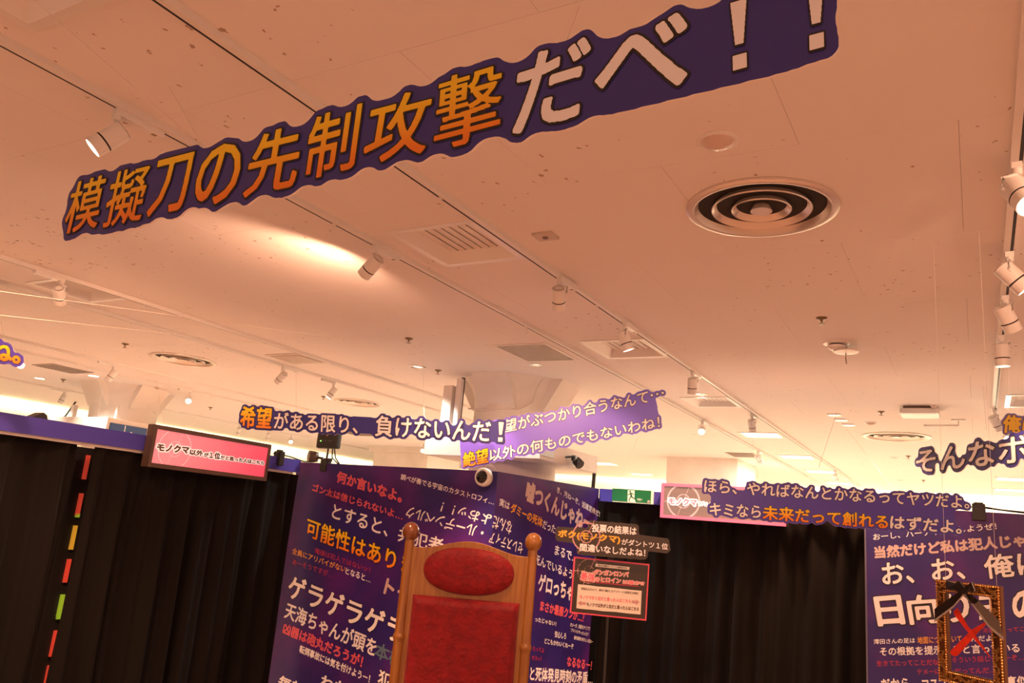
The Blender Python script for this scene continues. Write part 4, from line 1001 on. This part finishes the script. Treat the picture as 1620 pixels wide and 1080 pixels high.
c2 = PN.to2(870 + 345 / 6, 810 + 232 / 6); ring_on(PN, c2, [.098, .042], [.010, .007], PIL, tn, .0012)
for r in runs: r.make(tn, h=.002)
bx('back_bracket', Vector((pc.x - .02, pc.y, pc.z + .42)) - PP.N * .03, Vector((pc.x + .02, pc.y + .012, pc.z + .62)) - PP.N * .03, BLACKP, tn)

# ------------------------------------------------------------------ throne chair
ch = thing('throne_chair', (0, 0, 0), 'tall wooden throne chair with red velvet cushions, seat left empty', 'chair')
hw = .358
for s in (-1, 1):
    x = s * hw
    po = MB().lathe((x, 0, 0), (0, 0, 1), [(.032, 0), (.034, .05), (.028, .12), (.030, .46), (.030, .60), (.031, 1.17), (.032, 1.185), (.036, 1.192), (.037, 1.203), (.036, 1.212), (.031, 1.22), (.030, 1.23), (.0275, 1.70), (.028, 1.725), (.025, 1.74)], 28).build('post', WOOD, ch, smooth=True)
    MB().lathe((x, 0, 1.728), (0, 0, 1), [(.016, 0), (.022, .004), (.034, .014), (.044, .028), (.049, .048), (.048, .066), (.041, .085), (.030, .098), (.014, .106), (.002, .108)], 28).build('finial', WOOD2 if s < 0 else WOOD, ch, smooth=True)
    MB().box((x, -.56, .28), (.055, .055, .56)).build('front_leg', WOOD, ch, bevel=.006)
    ar = MB(); ar.box((x, -.30, .66), (.06, .60, .035)); ar.build('armrest', WOOD, ch, bevel=.010)
    MB().lathe((x, -.55, .54), (0, 0, 1), [(.022, 0), (.016, .03), (.022, .06), (.018, .11)], 16).build('arm_post', WOOD, ch, smooth=True)
    MB().box((x, -.28, .40), (.035, .52, .07)).build('side_rail', WOOD, ch, bevel=.004)
def crest(x):
    a = abs(x)
    if a > .275: return 1.698
    k = (1 + math.cos(PI * a / .275)) / 2; return 1.700 + .055 * k ** .8
top = [(x, .015, crest(x)) for x in np.linspace(.335, -.335, 61)]
pts = [(-.335, .015, .45), (.335, .015, .45)] + top
MB().prism(pts, (0, -.030, 0)).build('back_panel', WOOD, ch, bevel=.003)
def cushion(name, f, n=40, m=VELVET, bulge=.05, y0=-.016):
    """f(u,v)->x,z,edge; u,v in 0..1"""
    vs = []; fs = []
    for i in range(n + 1):
        for j in range(n + 1):
            x, z, e = f(i / n, j / n); vs.append(Vector((x, y0 - bulge * e, z)))
    for i in range(n):
        for j in range(n): a = i * (n + 1) + j; fs.append((a, a + 1, a + n + 2, a + n + 1))
    return MB().add(vs, fs).build(name, m, ch, smooth=True, sharp=180)
def oval(u, v):
    r = math.sin(u * PI / 2); a = v * 2 * PI; n = 2.25
    c, s_ = math.cos(a), math.sin(a); k = (abs(c) ** n + abs(s_) ** n) ** (-1 / n)
    return .262 * r * c * k, 1.588 + .131 * r * s_ * k, max(0, 1 - r ** 4) ** .55
cushion('oval_cushion', oval, bulge=.045)
def rect(u, v):
    a, b = u * 2 - 1, v * 2 - 1; a = math.copysign(abs(a) ** .6, a); b = math.copysign(abs(b) ** .6, b)
    e = min(1, (1 - abs(a)) * 9) ** .5 * min(1, (1 - abs(b)) * 11) ** .5
    return .306 * a, 1.02 + .417 * b, e * (1 - .12 * a * a) + .03 * math.sin(9 * a) * math.sin(7 * b) * e
cushion('back_cushion', rect, n=60, bulge=.055)
MB().box((0, -.29, .42), (.70, .56, .05)).build('seat_frame', WOOD, ch, bevel=.005)
MB().box((0, -.30, .485), (.64, .52, .08)).build('seat_cushion', VELVET, ch, bevel=.03)
for y in (-.56,): MB().box((0, y, .40), (.66, .03, .08)).build('front_rail', WOOD, ch, bevel=.004)
pa = at(655, 841, d=4.65); pb = at(846, 860, d=4.65); ctr = (pa + pb) / 2
ch.location = (-2.555, 4.055, 0); ch.rotation_euler = (0, 0, math.atan2(.364, .617)); ch['_org'] = (0, 0, 0)

# ------------------------------------------------------------------ gold mourning frame
a3 = at(1480.7, 916, d=3.3); b3 = at(1582.6, 927, d=3.04); b3.z = a3.z
PG = Plane((a3.x, a3.y, a3.z), b3 - a3); W_ = (b3 - a3).length; Hh = .392; ZG = (1440, 880, 5.4)
tg = thing('gilt_picture_frame', tuple(PG.to3(W_ / 2, -Hh)), 'carved gilt frame with clear pane, red painted cross and black ribbon bow', 'picture frame')
def gp(x, y, h): return PG.to3(x, -y, h)
fwid = .046
def mitre(name, inset0, inset1, h0, h1, m, back=-.016):
    b = MB(); o = [(inset0, inset0), (W_ - inset0, inset0), (W_ - inset0, Hh - inset0), (inset0, Hh - inset0)]; i = [(inset1, inset1), (W_ - inset1, inset1), (W_ - inset1, Hh - inset1), (inset1, Hh - inset1)]
    vs = [gp(*p, h0) for p in o] + [gp(*p, h1) for p in i] + [gp(*p, back) for p in o] + [gp(*p, back) for p in i]
    fs = []
    for k in range(4):
        n = (k + 1) % 4; fs += [(k, n, 4 + n, 4 + k), (8 + k, 12 + k, 12 + n, 8 + n), (k, 8 + k, 8 + n, n), (4 + k, 4 + n, 12 + n, 12 + k)]
    return b.add(vs, fs).build(name, m, tg)
GDK = mat('crevice_shade_gilt', (.15, .055, .015), .35, metal=.3)  # dark base colour puts crevice shade into the mouldings behind the carving
mitre('outer_moulding', 0, .010, .001, .004, GDK); mitre('carved_moulding', .010, .036, -.001, -.004, GDK); mitre('inner_moulding', .036, fwid, .002, -.004, GDK)
cm = MB()
def bead(p, r, ax=None): cm.lathe(p - PG.N * r * .3, PG.N, [(r * .8, 0), (r, r * .5), (r * .7, r), (r * .2, r * 1.2)], 7)
for inset, r, st in ((.006, .0048, .0105), (.0395, .0042, .0095)):
    xs = np.arange(inset, W_ - inset, st); ys = np.arange(inset, Hh - inset, st)
    for x in xs: bead(gp(x, inset, .005), r); bead(gp(x, Hh - inset, .005), r)
    for y in ys: bead(gp(inset, y, .005), r); bead(gp(W_ - inset, y, .005), r)
rr = random.Random(4)
for k in range(150):
    sd = k % 4; s_ = .06 + .88 * rr.random(); u_ = .014 + .019 * rr.random()
    x, y = [(s_ * W_, u_), (s_ * W_, Hh - u_), (u_, s_ * Hh), (W_ - u_, s_ * Hh)][sd]
    q_ = Matrix.Rotation(rr.uniform(0, PI), 3, PG.N) @ Matrix((PG.U, PG.V, PG.N)).transposed()
    cm.box(gp(x, y, .004), (.021, .0062, .011), q_)
o = cm.build('carving', GOLD, tg, smooth=True, sharp=40); o['kind'] = 'stuff'
gl = bpy.data.materials.new('clear_pane'); gl.use_nodes = True; b_ = gl.node_tree.nodes['Principled BSDF']
b_.inputs['Transmission Weight'].default_value = 1; b_.inputs['Roughness'].default_value = .02; b_.inputs['IOR'].default_value = 1.05; b_.inputs['Base Color'].default_value = (.93, .93, .96, 1)
MB().prism([gp(.04, .04, -.010), gp(W_ - .04, .04, -.010), gp(W_ - .04, Hh - .04, -.010), gp(.04, Hh - .04, -.010)], -PG.N * .002).build('clear_pane', gl, tg)
REDP = mat('red_paint', (.85, .045, .012), .45, noise=(30, (.70, .03, .01), .4, .6))
quad_on(PG, ZG, [(328, 812), (338, 838), (365, 852), (392, 846), (560, 655), (655, 560), (652, 545), (515, 622), (345, 790)], 'painted_stroke', REDP, tg, h=-.009, th=.0012)
quad_on(PG, ZG, [(360, 470), (392, 438), (420, 480), (480, 590), (545, 668), (682, 866), (655, 842), (530, 700), (478, 640), (372, 505)], 'painted_stroke', REDP, tg, h=-.0075, th=.0012)
RIB = mat('black_satin', (.022, .016, .014), .22, coat=.3); SIL = mat('silver_edge', (.72, .66, .60), .25, metal=.5)
rb = thing('mourning_ribbon', tuple(PG.to3(W_ / 2, 0, .01)), 'glossy black ribbon with silver edges tied on the gilt frame', 'ribbon')
def q3(pts, name, m, hs, th=.0015):
    P = [PG.to2(ZG[0] + p[0] / ZG[2], ZG[1] + p[1] / ZG[2]) for p in pts]; v = [PG.to3(a[0], a[1], h) for a, h in zip(P, hs)]
    MB().prism(v, PG.N * th).build(name, m, rb)
q3([(230, 450), (232, 540), (395, 418), (478, 322), (430, 308)], 'left_tail', RIB, [.014] * 5)
q3([(230, 540), (229, 562), (390, 440), (483, 328), (478, 320), (395, 418)], 'silver_border', SIL, [.0145] * 6)
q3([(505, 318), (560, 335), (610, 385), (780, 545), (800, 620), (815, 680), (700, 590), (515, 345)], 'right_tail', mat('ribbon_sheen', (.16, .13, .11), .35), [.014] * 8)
q3([(505, 335), (515, 345), (700, 588), (820, 690), (819, 715), (690, 600), (505, 352)], 'silver_border', SIL, [.0145] * 7)
q3([(505, 318), (560, 330), (612, 382), (580, 405), (545, 400), (510, 340)], 'dark_fold', RIB, [.017] * 6)
q3([(352, 208), (440, 235), (445, 285), (400, 295), (355, 280)], 'bow_loop', RIB, [.022, .018, .018, .022, .024], .008)
q3([(505, 262), (575, 220), (606, 300), (560, 300), (512, 312)], 'bow_loop', RIB, [.018, .022, .024, .022, .018], .008)
q3([(440, 225), (462, 212), (515, 275), (520, 322), (470, 322), (436, 290)], 'knot', RIB, [.020] * 6, .012)
q3([(572, 222), (579, 222), (607, 298), (600, 302)], 'silver_border', SIL, [.031] * 4)
q3([(480, 325), (508, 325), (505, 340), (486, 340)], 'silver_border', SIL, [.020] * 4)
for x in (.03, W_ - .03): MB().tube([gp(x, .004, -.02), gp(x, -(H - a3.z), -.02)], .0006, 4).build('nylon_line', STRING, tg)

# ------------------------------------------------------------------ gear clamped on the booth walls
t = thing('dome_camera', tuple(at(766, 755, Y=5.4180)), 'white dome camera with black lens at the corner of the text wall', 'camera')
c = at(767.5, 755, Y=5.4180)
MB().lathe((c.x, 5.4176, c.z), (0, -1, 0), [(.072, 0), (.074, .012), (.072, .040), (.064, .050), (.054, .052)], 40).build('housing', WHITE_G, t, smooth=True)
MB().lathe((c.x, 5.3760, c.z), (-.15, -1, -.05), [(.052, 0), (.050, .012), (.040, .030), (.022, .043), (.004, .048)], 36).build('dome', mat('smoked_dome', (.012, .010, .010), .06), t, smooth=True)
MB().tube([(c.x, 5.4096, c.z + .07), (c.x + .01, 5.4096, c.z + .10), (c.x + .05, 5.4348, c.z + .095), (c.x + .09, 5.4600, c.z + .04)], .003, 6).build('cable', WHITE, t)

def clampm(b, p, s=1.0, z0=2.2717):
    b.box((p[0], p[1], z0 - .02), (.045 * s, .06, .10)); b.box((p[0], p[1] - .03, z0 - .04), (.05 * s, .014, .09))
    return b
# receiver box on a clamp above the text wall
p = at(521, 697, Y=5.4348); t = thing('wireless_receiver', (p.x, 5.4348, 2.2700), 'black box with a green light on a clamp above the text wall', 'receiver')
bx('case', (p.x - .125, 5.4012, p.z - .072), (p.x + .125, 5.4600, p.z + .072), BLACKP, t, bevel=.018)
MB().lathe((p.x + .0, 5.4004, p.z + .045), (0, -1, 0), [(.012, 0), (.011, .004)], 16).build('badge', mat('badge_brown', (.25, .15, .08), .4), t)
bx('green_light', (p.x - .075, 5.3978, p.z - .012), (p.x - .065, 5.4020, p.z - .002), emitm('green_led', (.1, 1, .1), 3), t)
for k in range(4): bx('button', (p.x - .045 + k * .03, 5.3987, p.z - .010), (p.x - .035 + k * .03, 5.4020, p.z + .004), mat('grey_button', (.10, .09, .08), .4), t)
MB().tube([(p.x, 5.4348, p.z - .07), (p.x, 5.4348, p.z - .12), (p.x - .005, 5.4348, 2.2616)], .010, 8).build('stem', BLACKP, t)
b = MB(); b.box((p.x - .005, 5.4348, 2.2532), (.07, .07, .11)); b.box((p.x + .02, 5.4264, 2.3036), (.09, .03, .03)); b.build('clamp', BLACKP, t, bevel=.006)
MB().tube([(p.x + .05, 5.4348, p.z - .06), (p.x + .06, 5.4348, p.z - .15), (p.x + .10, 5.4432, 2.2952), (p.x + .12, 5.4600, 2.2717)], .006, 6).build('cable', BLACKP, t)
MB().tube([(p.x + .07, 5.4348, p.z - .06), (p.x + .10, 5.4348, p.z - .15), (p.x + .15, 5.4432, 2.2717)], .006, 6).build('cable', BLACKP, t)
# round lamp
p = at(494, 723, Y=5.4348); t = thing('clip_lamp', (p.x, 5.4348, 2.2700), 'small round clip lamp with ribbed front left of the black box', 'clip lamp')
MB().lathe((p.x, 5.4180, p.z + .005), (-.6, -1, 0), [(.045, -.06), (.052, -.02), (.052, .02), (.048, .024)], 28).build('lamp_head', mat('dark_bronze', (.10, .07, .05), .4), t, smooth=True)
q_ = Vector((-.6, -1, 0)).normalized()
for k in range(5): MB().box(Vector((p.x, 5.4180, p.z + .005)) + q_ * .026 + Vector((0, 0, -.032 + k * .016)), (.08 - abs(k - 2) * .012, .004, .006), Matrix.Rotation(-.54, 3, 'Z')).build('rib', mat('pale_rib', (.5, .42, .36), .4), t)
MB().tube([(p.x + .05, 5.4348, p.z), (p.x + .12, 5.4432, p.z - .005), (p.x + .15, 5.4432, 2.2700)], .012, 8).build('arm', BLACKP, t)
# clamp on blue fascia
p = at(442, 719, X=-5.1324); t = thing('clamp', (-5.1324, p.y, 2.2700), 'dark clamp with a cable on the blue fascia right of the pink lightbox', 'clamp')
b = MB(); b.box((-5.1324, p.y, 2.2574), (.08, .055, .12)); b.box((-5.1324, p.y, 2.3120), (.05, .035, .04)); b.box((-5.1156, p.y - .05, 2.2910), (.02, .06, .018)); b.build('body', BLACKP, t, bevel=.006)
MB().tube([(-5.1240, p.y + .03, 2.2910), (-5.1240, p.y + .12, 2.2868), (-5.1408, p.y + .3, 2.2658), (-5.2080, 5.4264, 2.2784)], .006, 6).build('cable', BLACKP, t)
# black item on top of fascia at left
a = at(51, 658, X=-5.1408); b_ = at(78, 660, X=-5.1408)
t = thing('black_case', (-5.1576, (a.y + b_.y) / 2, 2.2717), 'low black case lying on the blue fascia at left', 'case')
MB().prism([(-5.1492, a.y, 2.2725), (-5.1492, b_.y, 2.2725), (-5.1492, b_.y - .01, 2.2994), (-5.1492, (a.y + b_.y) / 2 + .02, 2.3137), (-5.1492, a.y + .02, 2.2801)], (-.10, 0, 0)).build('case_body', BLACKP, t, bevel=.004)
# spotlight on pillar
p = at(915, 732, X=-3.2); t = thing('black_spotlight', (-3.25, p.y, p.z), 'small black spotlight on an arm at the right of the middle pillar', 'spotlight')
d_ = Vector((.45, -.15, -.35)).normalized(); c = Vector((-3.2, p.y, p.z))
MB().lathe(c - d_ * .05, d_, [(.030, 0), (.042, .012), (.046, .08), (.040, .086)], 24).build('lamp_head', BLACKP, t, smooth=True)
MB().tube([(-3.27, p.y - .14, p.z + .035), (-3.22, p.y - .10, p.z + .045), (-3.21, p.y - .06, p.z + .03), c], .010, 8).build('arm', BLACKP, t)
MB().box((-3.215, p.y - .065, p.z + .035), (.04, .05, .05)).build('joint', BLACKP, t, bevel=.006)
# clamp on right wall
p = at(1548.5, 809, Y=6.8124); t = thing('clamp', (p.x, 6.8208, 2.2574), 'dark clamp with cables on top of the right text wall', 'clamp')
b = MB(); b.box((p.x, 6.8208, 2.2532), (.085, .09, .12)); b.box((p.x, 6.8040, 2.3078), (.06, .05, .03)); b.build('body', BLACKP, t, bevel=.006)
MB().tube([(p.x - .6, 6.8544, 2.2784), (p.x - .3, 6.8544, 2.2910), (p.x, 6.8376, 2.2910), (p.x + .25, 6.8544, 2.2700), (p.x + .8, 6.8544, 2.2633)], .005, 6).build('cable', BLACKP, t)
MB().tube([(p.x, 6.8292, 2.2994), (p.x + .15, 6.8544, 2.2826), (p.x + .5, 6.8544, 2.2658)], .004, 6).build('cable', BLACKP, t)

# long thin lines strung across at left
for k, (a, b, l) in enumerate([((-40, 455), (560, 538), 'thin white line strung below the upper left track'), ((-40, 494), (430, 545), 'thin white line strung above the far round diffuser')]):
    pa = at(*a, d=4.4); pb = at(*b, d=6.0); o = MB().tube([pa, pb], .0016, 5).build('strung_line', STRING, None); tag(o, l, 'line')
t_lines = [((320, 528), 'x')]
for px0, px1, l in [((165, 595), (150, 690), 'pale line hanging beside the left pillar'), ((248, 600), (260, 672), 'thin line holding the pink lightbox at its left'), ((350, 598), (305, 672), 'dark thin line holding the pink lightbox at its middle'),
                    ((1010, 690), (975, 775), 'pale line hanging above the exit sign'), ((1325, 650), (1295, 740), 'pale line hanging above the level two-line sign')]:
    pa = at(*px0, Z=H); v = at(*px1, d=(pa - EYE).dot(CF) * .97)
    o = MB().tube([pa, v], .0020, 5).build('hanging_line', STRING, None); tag(o, l, 'line')
